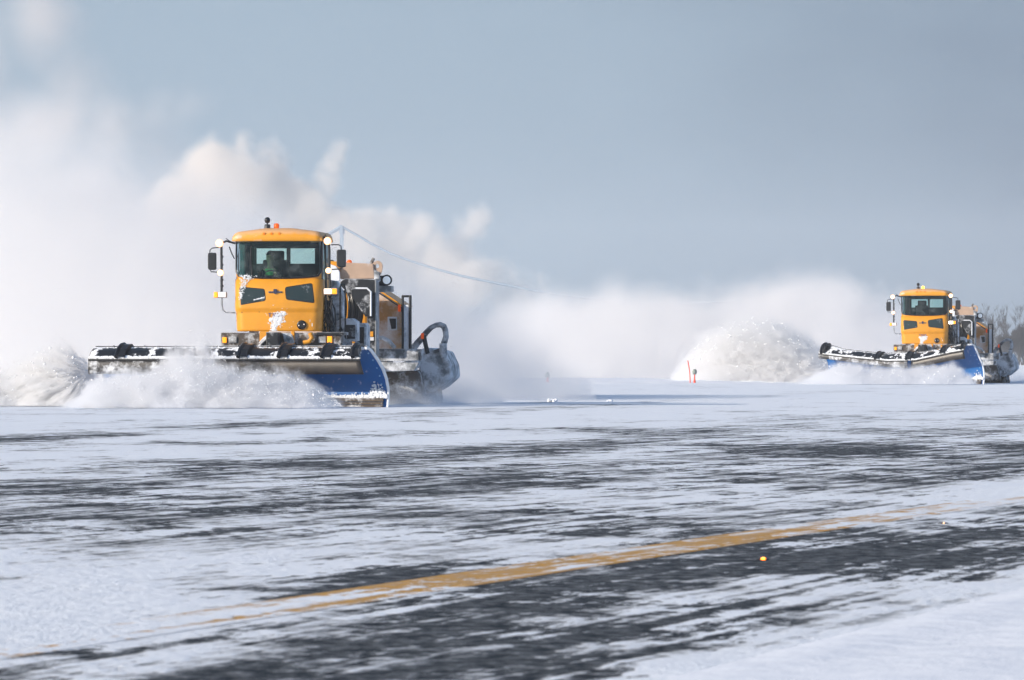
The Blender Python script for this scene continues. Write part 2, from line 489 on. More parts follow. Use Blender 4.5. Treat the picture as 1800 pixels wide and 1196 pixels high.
# cab plan: half widths rounded into the sides; local x right, y back, z up
def cab_plan(hw, yb, n=7, front=-0.05, r=0.20):
    pts = [(-hw, yb), (-hw, r + 0.02)]
    for i in range(n):
        a = math.pi - (i + 1) / (n + 1) * math.pi / 2
        pts.append((-hw + r + r * math.cos(a), r - r * math.sin(a) * 0.92))
    inner = hw - r
    for k in range(9):
        x = -inner + k * inner / 4
        pts.append((x, 0.016 + front * (1 - (x / inner) ** 2) - 0.0))
    for i in range(n):
        a = math.pi / 2 - (i + 1) / (n + 1) * math.pi / 2
        pts.append((hw - r + r * math.cos(a), r - r * math.sin(a) * 0.92))
    pts += [(hw, r + 0.02), (hw, yb)]
    return pts
CAB_HW = 0.905; CAB_YB = 1.45
def cab_front_y(x):
    inner = CAB_HW - 0.20
    if abs(x) <= inner: return 0.016 - 0.05 * (1 - (x / inner) ** 2)
    k = min(1.0, (abs(x) - inner) / 0.20)
    return 0.20 - 0.184 * math.sqrt(max(0, 1 - k * k))

def round_poly(pts, r, n=5):
    """round the corners of a 2d polygon"""
    out = []
    m = len(pts)
    for i in range(m):
        p0 = Vector(pts[i - 1]); p = Vector(pts[i]); p1 = Vector(pts[(i + 1) % m])
        a = (p0 - p); b = (p1 - p)
        rr = min(r, a.length * 0.45, b.length * 0.45)
        a = p + a.normalized() * rr; b = p + b.normalized() * rr
        for k in range(n + 1):
            t = k / n
            out.append(tuple(a * (1 - t) ** 2 + p * 2 * t * (1 - t) + b * t * t))
    return out

def front_pane(mb, poly, off, zshift=None):
    """polygon in (x, z) laid on the curved cab front, off metres proud, as a fan of thin strips"""
    xs = [p[0] for p in poly]; x0, x1 = min(xs), max(xs)
    N = 24
    def span(x):
        zs = []
        m = len(poly)
        for i in range(m):
            (ax, az), (bx_, bz) = poly[i], poly[(i + 1) % m]
            if (ax - x) * (bx_ - x) <= 0 and abs(ax - bx_) > 1e-9:
                zs.append(az + (bz - az) * (x - ax) / (bx_ - ax))
        return (min(zs), max(zs)) if zs else None
    rows = []
    for i in range(N + 1):
        x = x0 + (x1 - x0) * (0.5 - 0.5 * math.cos(math.pi * i / N))
        x = min(max(x, x0 + 1e-4), x1 - 1e-4)
        sp = span(x)
        if not sp: continue
        y = cab_front_y(x) - off
        rows.append([(x, y + slope(sp[0] + (sp[1] - sp[0]) * q / 4), sp[0] + (sp[1] - sp[0]) * q / 4) for q in range(5)])
    mb.sheet(rows)
    return mb

Z_BOT, Z_CREASE, Z_SILL, Z_HEAD, Z_ROOF = 1.56, 2.02, 2.66, 3.46, 3.68
def slope(z):
    """the front leans back a little above the crease"""
    if z < Z_CREASE: return 0.035
    return 0.0 + 0.05 * (z - Z_CREASE) / 1.5

def make_truck(second=False):
    T = empty('snowplow_truck', (0, 0, 0))
    # ---------------- cab
    c = MB(); rows = []
    for z, k in ((Z_BOT, 0.955), (1.60, 0.965), (1.93, 0.985), (Z_CREASE - 0.05, 0.99), (Z_CREASE, 1.0), (Z_CREASE + 0.04, 1.003), (2.3, 1.0), (Z_SILL - 0.02, 1.0)):
        rows.append([(x * k, y + (slope(z) if y < 0.4 else 0), z) for x, y in cab_plan(CAB_HW, CAB_YB)])
    c.sheet(rows)
    cab = c.build('cab', M_yellow, T, solid=0.03)
    # closing pieces: floor, back wall with two openings, pillars
    q = MB()
    q.bx(-0.85, 0.85, 0.12, CAB_YB - 0.02, 1.60, 1.66)
    yb0, yb1 = CAB_YB - 0.06, CAB_YB
    q.bx(-0.875, 0.875, yb0, yb1, 1.66, 2.985)
    q.bx(-0.875, 0.875, yb0, yb1, 3.305, 3.46)
    q.bx(-0.875, -0.66, yb0, yb1, 2.985, 3.305)
    q.bx(0.58, 0.875, yb0, yb1, 2.985, 3.305)
    q.bx(-0.02, 0.06, yb0, yb1, 2.985, 3.305)
    q.bx(-0.72, 0.80, 0.22, 0.55, 2.15, 2.66)                 # instrument panel
    q.build('cab_lining', M_inner, T, bevel=0.01)
    pl = MB()
    for sx in (-1, 1):
        MB().bx(sx * 0.855, sx * 0.90, CAB_YB - 0.12, CAB_YB, 2.64, 3.5).build('pillar', M_black, cab, bevel=0.01)
        MB().bx(sx * 0.868, sx * 0.898, 0.30, 0.38, 2.64, 3.5).build('pillar', M_black, cab, bevel=0.01)
    sg = MB()
    for sx in (-1,):
        sg.bx(-0.886, -0.878, 0.38, CAB_YB - 0.12, 2.645, 3.47)
    sg.build('side_window', M_glass, cab)
    sg = MB(); sg.bx(0.878, 0.886, 0.38, CAB_YB - 0.12, 2.645, 3.47)
    sg.build('side_window', M_glass, cab)
    dl = MB(); dl.bx(0.903, 0.915, 0.55, 0.70, 2.22, 2.50); dl.build('door_window', M_glass_dark, cab, bevel=0.008)
    sm = MB()
    for ya in (0.42, 1.25): MB().bx(0.904, 0.914, ya, ya + 0.014, 1.62, 2.64).build('door_seam', M_black, cab)
    # windscreen: wraps round both front corners
    wr = []
    for i in range(31):
        x = -CAB_HW + 0.012 + (2 * CAB_HW - 0.024) * i / 30
        x = max(-CAB_HW + 0.012, min(CAB_HW - 0.012, x))
        zb = Z_SILL + 0.055 * (abs(x) / CAB_HW) ** 2 + (0.12 * max(0, (abs(x) - 0.82) / 0.085) ** 2 if abs(x) > 0.82 else 0)
        zt = Z_HEAD + 0.012 - (0.04 * max(0, (abs(x) - 0.82) / 0.085) ** 2 if abs(x) > 0.82 else 0)
        wr.append([(x, cab_front_y(x) + 0.004 + slope(zb + (zt - zb) * k / 5), zb + (zt - zb) * k / 5) for k in range(6)])
    wmb = MB(); wmb.sheet(wr)
    ws = wmb.build('windshield', M_glass, cab)
    # black seal all round
    ring = [r[0] for r in wr] + [wr[-1][k] for k in range(1, 5)] + [r[-1] for r in wr[::-1]] + [wr[0][k] for k in range(4, 0, -1)]
    ring = [(p[0], p[1] - 0.006, p[2]) for p in ring]
    MB().tube(ring, 0.019, 6, closed=True).build('windshield_seal', M_gloss, cab)
    # yellow rim below the glass where the sheet metal follows its curve
    rim = MB(); rr = []
    for i in range(31):
        p = wr[i][0]
        rr.append([(p[0], p[1] + 0.006, Z_SILL - 0.03), (p[0], p[1] + 0.006, p[2] - 0.008)])
    rim.sheet(rr); rim.build('cowl_panel', M_yellow, cab)
    # wiper
    wp = MB()
    wp.tube([(-0.53, -0.03, 2.72), (-0.55, -0.035, 2.98), (-0.545, -0.03, 3.25)], 0.012, 5)
    wp.tube([(-0.57, -0.05, 2.86), (-0.545, -0.05, 3.33)], 0.010, 5)
    wp.build('wiper', M_black, ws)
    # grab rail and curtain inside behind the glass
    cu = MB()
    for k in range(9):
        cu.tube([(0.34 + k * 0.045, 0.62, 3.40), (0.36 + k * 0.045 + 0.03 * math.sin(k), 0.60, 3.0), (0.42 + k * 0.05, 0.58, 2.7)], 0.012, 5)
    hb = MB(); hb.tube([(-0.80, 0.10, 3.40), (-0.5, 0.08, 3.30), (-0.15, 0.07, 3.335), (0.2, 0.07, 3.30), (0.5, 0.08, 3.33), (0.8, 0.10, 3.36)], 0.02, 6)
    hb.build('sun_visor_rail', M_inner, T)
    vz = MB(); vz.bx(-0.62, 0.66, 0.16, 0.19, 3.31, 3.45); vz.build('sun_visor', M_inner, T, bevel=0.01)
    # seat
    se = MB()
    se.bx(-0.50, 0.06, 0.72, 1.20, 2.10, 2.30); se.box((-0.22, 1.20, 2.66), (0.54, 0.14, 0.80), Matrix.Rotation(-0.12, 3, 'X'))
    se.box((-0.22, 1.26, 3.12), (0.34, 0.12, 0.26), Matrix.Rotation(-0.12, 3, 'X'))
    se.bx(-0.34, -0.10, 0.80, 1.1, 1.66, 2.1)
    se.build('driver_seat', M_seat, T, bevel=0.03)
    stw = MB()
    stw.tube([(-0.21 + 0.21 * math.cos(a * math.pi / 10), 0.60 - 0.06 * math.sin(a * math.pi / 10), 2.66 + 0.17 * math.sin(a * math.pi / 10)) for a in range(20)], 0.016, 6, closed=True)
    stw.tube([(-0.21, 0.60, 2.66), (-0.21, 0.50, 2.45)], 0.03, 6)
    stw.build('steering_wheel', M_black, T)
    # lower windows
    def xz(u, v): p = P(u, v, 0.0); return (p[0], p[2])
    for poly in ([(420, 504), (466, 508), (468, 529), (421, 537)], [(501, 505), (549, 497.5), (553, 533.5), (503, 527)]):
        pz = round_poly([xz(*q_) for q_ in poly], 0.05)
        fr = front_pane(MB(), pz, 0.016).build('lower_window', M_gloss, cab)
        cx = sum(p[0] for p in pz) / len(pz); cz = sum(p[1] for p in pz) / len(pz)
        pz2 = [(cx + (p[0] - cx) * 0.93, cz + (p[1] - cz) * 0.90) for p in pz]
        front_pane(MB(), pz2, 0.022).build('pane', M_lowpane, fr)
    # emblem: a shield on a winged bar
    em = MB(); ex, ez = xz(484.5, 513.5); ey = cab_front_y(ex) + slope(ez)
    em.bx(ex - 0.145, ex + 0.145, ey - 0.03, ey - 0.004, ez - 0.022, ez + 0.014)
    e0 = em.build('emblem', M_chrome, cab, bevel=0.006)
    MB().prism([(ex - 0.036, ey - 0.032, ez + 0.058), (ex + 0.036, ey - 0.032, ez + 0.058), (ex + 0.036, ey - 0.032, ez - 0.02), (ex, ey - 0.032, ez - 0.048), (ex - 0.036, ey - 0.032, ez - 0.02)], (0, -0.012, 0)).build('shield', M_chrome_b, e0)
    for sgn in (-1, 1):
        l = MB()
        for k in range(3):
            l.bx(ex + sgn * (0.055 + k * 0.032), ex + sgn * (0.055 + k * 0.032 + 0.018), ey - 0.036, ey - 0.029, ez - 0.014, ez + 0.008)
        l.build('lettering', M_black, e0)
    # bolts and the small blue lettering half under the snow
    for u, v in ((425, 549.5), (456, 548.5), (486, 548), (516, 547.5), (547, 547)):
        x, z = xz(u, v); y = cab_front_y(x) + slope(z)
        MB().lathe((x, y + 0.004, z), (0, -1, 0), [(0.016, 0), (0.014, 0.018)], 8).build('bolt', M_black, cab)
    tc = bpy.data.curves.new('lettering', 'FONT'); tc.body = 'T3000'; tc.size = 0.115; tc.extrude = 0.002; tc.align_x = 'CENTER'
    tco = bpy.data.objects.new('lettering_curve', tc); col.objects.link(tco)
    dg = bpy.context.evaluated_depsgraph_get(); tm = bpy.data.meshes.new_from_object(tco.evaluated_get(dg))
    bpy.data.objects.remove(tco)
    tm.materials.clear(); tm.materials.append(M_ink)
    x, z = xz(484, 557.5)
    to = bpy.data.objects.new('lettering', tm); col.objects.link(to); to.parent = cab
    to.location = (x, cab_front_y(x) + slope(z) - 0.020, z); to.rotation_euler = (R(90), 0, 0)
    # driving lamp hole and stickers
    x, z = xz(530, 571.5); y = cab_front_y(x) + slope(z)
    lp = MB().lathe((x, y + 0.005, z), (0, -1, 0), [(0.098, 0), (0.098, 0.03), (0.085, 0.045), (0.05, 0.04)], 20).build('coupling_cap', M_gloss, cab)
    for (u, v) in ((525.5, 572.5), (534.5, 570.5)):
        a, b_ = xz(u, v); MB().lathe((a, y - 0.04, b_), (0, -1, 0), [(0.014, 0), (0.012, 0.012)], 8).build('cap_bolt', M_pale, lp)
    for (u0, v0, u1, v1) in ((537, 562, 545, 566), (539.5, 568.5, 549, 574)):
        a, b_ = xz(u0, v1), xz(u1, v0)
        y_ = cab_front_y(b_[0]) + slope(b_[1])
        MB().bx(a[0], b_[0], y_ - 0.014, y_ - 0.008, a[1], b_[1]).build('sticker', M_white, cab)
    # snow thrown against the front
    rnd = random.Random(5 if not second else 9)
    sn = MB()
    shape = [(-0.08, 1.60, 0.05), (-0.09, 1.68, 0.06), (-0.06, 1.78, 0.075), (-0.02, 1.86, 0.07), (0.05, 1.90, 0.06), (0.13, 1.93, 0.05), (0.00, 1.74, 0.08), (0.06, 1.80, 0.07), (-0.14, 1.80, 0.03)]
    for (sx_, sz_, r_) in shape:
        if second and sz_ > 1.85: continue
        for k in range(110):
            x = sx_ + rnd.gauss(0, r_ * 0.55); z = sz_ + rnd.gauss(0, r_ * 0.55)
            sn.clump((x, cab_front_y(x) + slope(z) - 0.012, max(z, 1.57)), rnd.uniform(0.006, 0.018), rnd)
    for k in range(70 if not second else 0):
        x = rnd.gauss(0.02, 0.13); z = 1.84 + rnd.gauss(0, 0.12)
        sn.clump((x, cab_front_y(x) + slope(z) - 0.012, max(z, 1.57)), rnd.uniform(0.004, 0.012), rnd)
    if not second:
        for k in range(240):            # streak of snow at the windscreen's lower left corner
            s_ = rnd.random() ** 1.3
            z = 2.72 - s_ * 0.50; x = -0.68 - 0.11 * s_ + rnd.gauss(0, 0.045 * (1 - s_ * 0.75) + 0.004)
            if rnd.random() < 0.25: z = 2.68 + rnd.gauss(0, 0.03); x = -0.62 + rnd.gauss(0, 0.08)
            sn.clump((x, cab_front_y(x) + slope(z) - 0.02, z), rnd.uniform(0.006, 0.017), rnd)
        for k in range(90):
            x = rnd.uniform(-0.50, -0.26); z = 2.20 + 0.05 * (x + 0.5) / 0.24 + abs(rnd.gauss(0, 0.012))
            sn.clump((x, cab_front_y(x) + slope(z) - 0.022, z), rnd.uniform(0.005, 0.012), rnd)
    tag(sn.build('stuck_snow', M_stuck, cab), kind='stuff')
    # ---------------- roof
    rf = MB()
    prof = [(3.425, 0.985, -0.16), (3.44, 1.0, -0.175), (3.52, 0.985, -0.16), (3.585, 0.95, -0.10), (3.625, 0.88, 0.0), (3.655, 0.70, 0.22), (3.66, 0.3, 0.4)]
    rows = []
    for z, k, dy in prof:
        hw = 0.955 * k; r_ = []
        for (x, y) in cab_plan(0.955, CAB_YB + 0.03, r=0.16):
            t_ = x / 0.955
            crown = 0.045 * (1 - t_ * t_) if z > 3.5 else 0.004 * (1 - t_ * t_)
            if z > 3.56 and abs(abs(t_) - 0.40) < 0.07: crown += 0.012
            r_.append((x * k, (y + dy if y < CAB_YB * 0.6 else y * (1 - 0.1 * (1 - k))), z + crown))
        rows.append(r_)
    rf.sheet(rows)
    rf.add(rows[-1], [tuple(range(len(rows[-1])))], False)
    rf.add(rows[0], [tuple(range(len(rows[0])))[::-1]], False)
    roof = rf.build('roof', M_yellow_top, cab)
    for x in (-0.375, 0.395):
        MB().tube([(x, -0.165, 3.46), (x, -0.14, 3.55), (x, -0.07, 3.635), (x, 0.1, 3.69)], 0.008, 5).build('roof_seam', M_grime_seam, roof)
    for u in (466.5, 479.5, 493):
        x, z = xz(u, 411); 
        MB().lathe((x, -0.155, z - 0.01), (0, -1, 0), [(0.030, 0), (0.034, 0.03), (0.022, 0.045)], 10).build('clearance_light', M_amber_off, roof)
    p = P(470, 401, 0.25)
    bs = MB(); bs.lathe((p[0], 0.25, 3.66), (0, 0, 1), [(0.062, 0), (0.062, 0.105), (0.05, 0.12), (0.012, 0.125), (0.012, 0.15)], 14)
    b0 = bs.build('horn_base', M_black, roof)
    bl = MB(); bl.lathe((p[0] - 0.0, 0.25, 3.80), (0, 0, 1), [(0.01, 0), (0.045, 0.02), (0.062, 0.06), (0.062, 0.08), (0.045, 0.115), (0.012, 0.135)], 16)
    bl.build('spotlight', M_gloss, b0)
    p = P(486, 401, 0.35)
    MB().lathe((p[0], 0.35, 3.67), (0, 0, 1), [(0.07, 0), (0.07, 0.03)], 14).build('beacon_base', M_black, roof)
    MB().lathe((p[0], 0.35, 3.70), (0, 0, 1), [(0.055, 0), (0.058, 0.07), (0.05, 0.10), (0.02, 0.105)], 14).build('beacon', M_amber_hot if second else M_orange, roof)
    # ---------------- light bars, lamps and mirrors on both sides
    def lamp(u, v, y, r, mt, parent, d=0.10):
        p = P(u, v, y)
        h_ = MB().lathe((p[0], p[1] + d, p[2]), (0, -1, 0), [(r * 0.55, 0), (r * 1.02, d * 0.5), (r * 1.1, d), (r * 1.1, d + 0.012)], 18).build('work_light', M_black, parent)
        MB().lathe((p[0], p[1] - 0.012, p[2]), (0, -1, 0), [(r * 1.15, 0), (r * 1.10, 0.008), (r * 0.70, 0.010)], 18).build('halo_ring', M_ring, h_)  # glowing ring added to imitate the halo around the lit lens
        MB().lathe((p[0], p[1] - 0.018, p[2]), (0, -1, 0), [(r * 0.72, 0), (r * 0.6, 0.02), (r * 0.25, 0.03)], 18).build('lens', mt, h_)
    yl = 0.05
    A = lambda *ps: [P(u, v, y) for (u, v, y) in ps]
    lb = MB()
    lb.tube(A((389, 428, yl), (389.5, 470, yl), (389.5, 514, yl)), 0.026, 8)
    lb.tube(A((389, 428, yl), (398, 424, yl), (413, 428, 0.2)), 0.022, 7)
    lb.tube(A((397, 419, yl), (402, 423, yl), (410, 427, 0.2)), 0.009, 6)
    lb.tube(A((403, 434, yl), (407, 445, 0.1), (412, 455, 0.2)), 0.012, 6)
    rb = MB().tube(A((390, 524, yl), (390, 535, yl), (392, 545, yl), (397, 549.5, yl), (414, 550, 0.1)), 0.016, 7)
    left = lb.build('light_bar', M_black, T)
    rb.build('curved_stay', M_grey, left)
    for v in (452, 466, 492, 503): 
        pp = P(390, v, yl); MB().lathe(pp - Vector((0, 0, 0.02)), (0, 0, 1), [(0.034, 0), (0.034, 0.04)], 8).build('clamp', M_black, left)
    lamp(386, 428, yl - 0.10, 0.072, M_lit, T)
    lamp(388, 480, yl - 0.10, 0.058, M_lit, T)
    rl = MB()
    rl.tube(A((577, 424, yl), (579, 440, yl), (579, 470, yl), (580, 507, yl)), 0.026, 8)
    rl.tube(A((571, 424, 0.3), (572, 460, 0.3), (573, 507, 0.3), (572, 548, 0.3)), 0.024, 8)
    rl.tube(A((563, 414, 0.2), (569, 418, 0.1), (577, 422, yl)), 0.022, 7)
    rl.tube(A((566, 424, 0.2), (572, 413, 0.1), (574, 418, 0.1), (568, 424, 0.1)), 0.008, 6)
    rl.tube(A((563, 546, 0.3), (572, 546, 0.3), (582, 540, 0.2), (584, 528, 0.2)), 0.015, 6)
    rl.tube(A((566, 430, 0.5), (567, 470, 0.5), (563, 485, 0.5), (563, 520, 0.5)), 0.020, 6)
    right = rl.build('light_bar', M_black, T)
    lamp(576, 424, yl - 0.10, 0.070, M_lit, T)
    lamp(577.5, 476, yl - 0.10, 0.055, M_lit, T)
    def lbox(u0, u1, v0, v1, us0, us1, mt_main, mt_sig):
        a = P(u0, v1, 0.0); b_ = P(u1, v0, 0.0)
        o = MB().bx(a[0], b_[0], 0.0, 0.12, a[2], b_[2]).build('headlamp_box', M_grey, T, bevel=0.02)
        w0 = P(us0, v1, 0.0)[0]; w1 = P(us1, v1, 0.0)[0]
        mid0, mid1 = (w1, b_[0]) if us0 < (u0 + u1) / 2 else (a[0], w0)
        MB().bx(mid0 + 0.008, mid1 - 0.008, -0.014, 0.01, a[2] + 0.012, b_[2] - 0.012).build('headlamp', mt_main, o, bevel=0.01)
        MB().bx(w0 + 0.006, w1 - 0.004, -0.02, 0.01, a[2] + 0.008, b_[2] - 0.008).build('turn_signal', mt_sig, o, bevel=0.01)
    lbox(375.5, 398, 513, 524, 375.5, 383, M_pale, M_amber)
    lbox(569, 592.5, 507, 518, 583.5, 592.5, M_lit_warm if not second else M_lit, M_amber)
    def mirror(u0, u1, v0, v1, stays):
        y = 0.10
        a = P(u0, v1, y); b_ = P(u1, v0, y)
        poly = round_poly([(a[0], a[2] + 0.03), (a[0] - 0.0, b_[2] - 0.02), (a[0] + 0.03, b_[2]), (b_[0] - 0.01, b_[2]), (b_[0], b_[2] - 0.03), (b_[0], a[2] + 0.02), (b_[0] - 0.03, a[2]), (a[0] + 0.04, a[2])], 0.03)
        o = MB().prism([(p_[0], y, p_[1]) for p_ in poly], (0, 0.10, 0)).build('mirror', M_black, T, bevel=0.025)
        for st in stays:
            MB().tube([P(u, v, y + 0.05) for u, v in st], 0.012, 7).build('bracket', M_black, o)
    mirror(365, 379.5, 444.5, 475, [[(369, 446), (369, 440), (373, 436.5), (386, 435)], [(369, 473), (371, 478), (386, 479)]])
    mirror(591.5, 607.5, 439, 470, [[(600, 441), (599.5, 433), (595, 430.5), (582, 430.5)], [(602, 468), (600, 473), (583, 474)]])
    # loose cables along the right side of the cab
    cb = MB(); rnd = random.Random(3)
    for k in range(22):
        u = 568 + rnd.uniform(0, 16); v = 518 + rnd.uniform(0, 14); pts = []
        for j in range(5):
            pts.append(P(u, v, 0.45 + rnd.uniform(-0.1, 0.2))); u += rnd.uniform(-6, 7); u = min(max(u, 565), 590); v += rnd.uniform(9, 17)
        cb.tube(pts, rnd.uniform(0.008, 0.020), 5)
    cb.build('cable', M_black, T)
    # ---------------- frame, bumper, hitch
    bm_ = MB()
    a = P(388, 609, -0.05); b_ = P(600, 585, -0.05)
    bm_.bx(a[0], b_[0], -0.05, 0.25, a[2], b_[2])
    bump = bm_.build('bumper', M_dirty, T, bevel=0.02)
    a = P(556, 591, -0.1); b_ = P(604, 585, -0.1)
    MB().bx(a[0], b_[0], -0.10, 0.7, b_[2] - 0.05, b_[2] + 0.01).build('fender_plate', M_black_snow, bump, bevel=0.01)
    for (u0, v0, u1, v1, mt_) in ((391, 593, 398, 603, M_amber), (575, 591.5, 583.5, 603, M_amber), (402, 592, 416, 603, M_lamp_dull), (560, 592, 573, 603, M_lamp_dull)):
        a = P(u0, v1, -0.08); b_ = P(u1, v0, -0.08)
        MB().bx(a[0], b_[0], -0.085, -0.04, a[2], b_[2]).build('marker_light' if mt_ is M_amber else 'headlight', mt_, bump, bevel=0.012)
    ht = MB()
    ht.bx(-0.16, 0.10, -0.55, -0.10, 0.75, 1.54); ht.bx(-0.10, 0.04, -1.5, -0.4, 0.70, 0.95)
    for x in (-0.55, 0.5):
        ht.tube([(x, -0.1, 1.0), (x * 1.2, -1.3, 0.62)], 0.07, 8)
    ht.tube([(-0.05, -0.3, 1.5), (-0.3, -0.4, 1.25), (-0.45, -0.9, 0.9)], 0.05, 8)
    ht.build('plow_hitch', M_black_snow, T, bevel=0.02)
    yb = MB()
    for xa, xb in ((-0.36, -0.17), (0.30, 0.37)): MB().bx(xa, xb, -0.12, -0.06, 1.30, 1.56).build('tow_bracket', M_yellow, bump, bevel=0.01)
    yb.tube([(0.70, -0.14, 1.52), (0.74, -0.15, 1.42), (0.68, -0.16, 1.34), (0.56, -0.15, 1.32)], 0.05, 8)
    yb.build('tow_hook', M_yellow, bump, bevel=0.01)
    sp = MB()
    sp.prism([(0.12, -0.16, 1.53), (0.33, -0.16, 1.50), (0.39, -0.16, 1.32), (0.30, -0.16, 1.29), (0.18, -0.16, 1.31)], (0, -0.05, 0))
    sp.build('splash_guard', M_frost, bump, bevel=0.02); sp = MB()
    sp.prism([(-0.16, -0.16, 1.51), (-0.20, -0.16, 1.33), (-0.38, -0.16, 1.31), (-0.28, -0.16, 1.42)], (0, -0.05, 0))
    sp.build('splash_guard', M_frost, bump, bevel=0.02)
    ch = MB()
    for x in (-0.45, 0.45): ch.bx(x - 0.05, x + 0.05, 0.1, 11.2, 0.95, 1.22)
    for y in (1.5, 4.2, 7.0, 9.8): ch.bx(-0.45, 0.45, y, y + 0.12, 0.98, 1.18)
    ch.build('chassis', M_frost_dark, T, bevel=0.01)
    # wheels
    for y in (1.75, 8.2):
        for sx in (-1, 1):
            wl = MB()
            wl.lathe((sx * 0.82, y, 0.66), (sx, 0, 0), [(0.33, 0), (0.60, 0.0), (0.655, 0.05), (0.66, 0.20), (0.655, 0.33), (0.60, 0.38), (0.34, 0.38)], 36)
            for k in range(30):
                an = k * math.pi / 15
                wl.box((sx * 1.01, y + 0.662 * math.cos(an), 0.66 + 0.662 * math.sin(an)), (0.34, 0.05, 0.03), Matrix.Rotation(an - math.pi / 2, 3, 'X'))
            w_ = wl.build('wheel', M_tyre, T)
            MB().lathe((sx * 0.90, y, 0.66), (sx, 0, 0), [(0.33, 0.30), (0.31, 0.22), (0.20, 0.16), (0.14, 0.24), (0.10, 0.28)], 24).build('rim', M_yellow_top, w_)
            fd = MB(); rws = []
            for k in range(13):
                an = math.pi * k / 12
                rws.append([(sx * xx, y - 0.82 * math.cos(an), 0.62 + 0.82 * math.sin(an)) for xx in (0.78, 1.0, 1.26)])
            fd.sheet(rws); fd.build('mudguard', M_frost, T, solid=0.04)
    # ---------------- equipment behind the cab on the right side
    def poly(mt_, name, pts, y, d, parent=T, bevel=0.01):
        return MB().prism([P(u, v, y) for u, v in pts], (0, d, 0)).build(name, mt_, parent, bevel=bevel)
    # snow-plastered rear wall of the cab bay
    poly(M_frost, 'equipment_cabinet', [(566, 500), (566, 600), (602, 600), (602, 520), (590, 494), (576, 492)], 1.75, 0.5)
    poly(M_frost, 'step_box', [(590, 566), (600, 560), (618, 560), (627, 566), (627, 600), (590, 602)], 1.2, 0.5)
    b1 = poly(M_frost, 'battery_box', [(624, 568), (640, 568), (644, 574), (644, 612), (624, 612)], 1.9, 0.6)
    poly(M_black_snow, 'battery_lid', [(628, 575), (640, 575), (640, 606), (628, 606)], 1.87, 0.03, b1)
    s1 = poly(M_black_snow, 'tread_panel', [(608, 571), (624, 571), (624, 596), (610, 596)], 1.17, 0.03)
    # handrails
    hr = MB()
    hr.tube([P(598, 600, 1.0), P(598, 505, 1.0), P(600, 500, 1.0), P(605, 501, 1.0), P(607, 508, 1.0), P(607, 596, 1.0)], 0.018, 7)
    hr.tube([P(597, 582, 1.0), P(599, 575, 1.0), P(601, 582, 1.0)], 0.03, 7)
    hr.build('handrail', M_black, T)
    st = MB(); st.tube([P(576, 585, 0.6), P(590, 588, 0.6), P(603, 593, 0.6), P(609, 604, 0.6)], 0.025, 7); st.build('step_bar', M_black_snow, T)
    # black gantry frame
    ga = MB()
    ga.prism([P(598, 502, 4.4), P(598, 495, 4.4), P(606, 490, 4.4), P(660, 491, 4.4), P(660, 500, 4.4), P(660, 516, 4.4), P(612, 516, 4.4)], (0, 0.5, 0))
    ga.prism([P(645, 514, 4.4), P(660, 514, 4.4), P(660, 625, 4.4), P(645, 625, 4.4)], (0, 0.5, 0))
    gan = ga.build('gantry', M_black_snow, T, bevel=0.015)
    MB().bx(-1.28, -1.14, 4.4, 4.9, 1.0, 2.65).build('gantry_post', M_black_snow, T, bevel=0.015)
    poly(M_grey, 'corner_strip', [(659, 490), (661.5, 490), (661.5, 625), (659, 625)], 4.37, 0.5, gan)
    bp_ = poly(M_black_snow, 'side_panel', [(617, 508), (644, 508), (651, 514), (651, 556), (642, 557), (617, 520)], 4.2, 0.18, gan)
    MB().tube([P(625, 507, 4.17), P(645, 507, 4.17), P(652, 513, 4.17), P(652, 556, 4.17)], 0.022, 6).build('snow_edge', M_stuck, bp_)
    for (u0, v0, u1, v1, mt_) in ((648, 583, 656, 592, M_yellow_top), (647, 593, 657, 599, M_white)):
        a = P(u0, v1, 4.38); b_ = P(u1, v0, 4.38)
        MB().bx(a[0], b_[0], 4.37, 4.385, a[2], b_[2]).build('sticker', mt_, gan)
    # orange tank behind the hoses
    poly(M_yellow, 'hydraulic_tank', [(600, 512), (646, 512), (646, 604), (600, 604)], 5.0, 1.1, T, 0.05)
    rnd = random.Random(11)
    for k, (u0, u1) in enumerate(((604, 606), (611, 613), (617, 621), (622, 626), (627, 631), (633, 634), (614, 618))):
        MB().tube([P(u0, 512, 4.6), P(u0 + 3, 525, 4.5), P(u1 + 2, 540, 4.5), P(u1 + 1, 556, 4.55), P(u1 - 2, 572, 4.7)], 0.032 + 0.008 * (k % 3), 8).build('hose', M_gloss, T)
    # top beam with lifting lug
    bm2 = poly(M_dusted, 'top_beam', [(598, 461), (656, 464), (659, 490), (598, 491)], 4.55, 0.45, T, 0.02)
    poly(M_yellow_top, 'beam_end', [(574, 459), (598, 460), (598, 470), (590, 491), (574, 491)], 4.5, 0.5, bm2)
    poly(M_stuck, 'snow_ledge', [(578, 464), (590, 468), (597, 478), (597, 494), (580, 495)], 4.40, 0.10, bm2)
    # lug: plate with a hole
    lg = MB(); cp = P(663, 468, 4.6); n = 22; rows = []
    for k in range(n + 1):
        an = 2 * math.pi * k / n
        ro = 0.115
        o_ = Vector((math.cos(an), 0, math.sin(an)))
        outer = cp + Vector((o_[0] * ro, 0, o_[2] * ro * (1.0 if o_[2] > -0.2 else 2.0)))
        inner = cp + o_ * 0.045
        rows.append([inner + Vector((0, 0, 0)), outer, outer + Vector((0, 0.06, 0)), inner + Vector((0, 0.06, 0)), inner])
    lg.sheet(rows, smooth=False); lg.build('lifting_lug', M_dusted, bm2)
    poly(M_frost, 'bracket', [(657, 474), (666, 478), (668, 494), (658, 500)], 4.55, 0.1, bm2)
    MB().tube([P(652, 464, 4.7), P(657, 454, 4.7)], 0.035, 8).build('exhaust_flap', M_dirty, bm2)
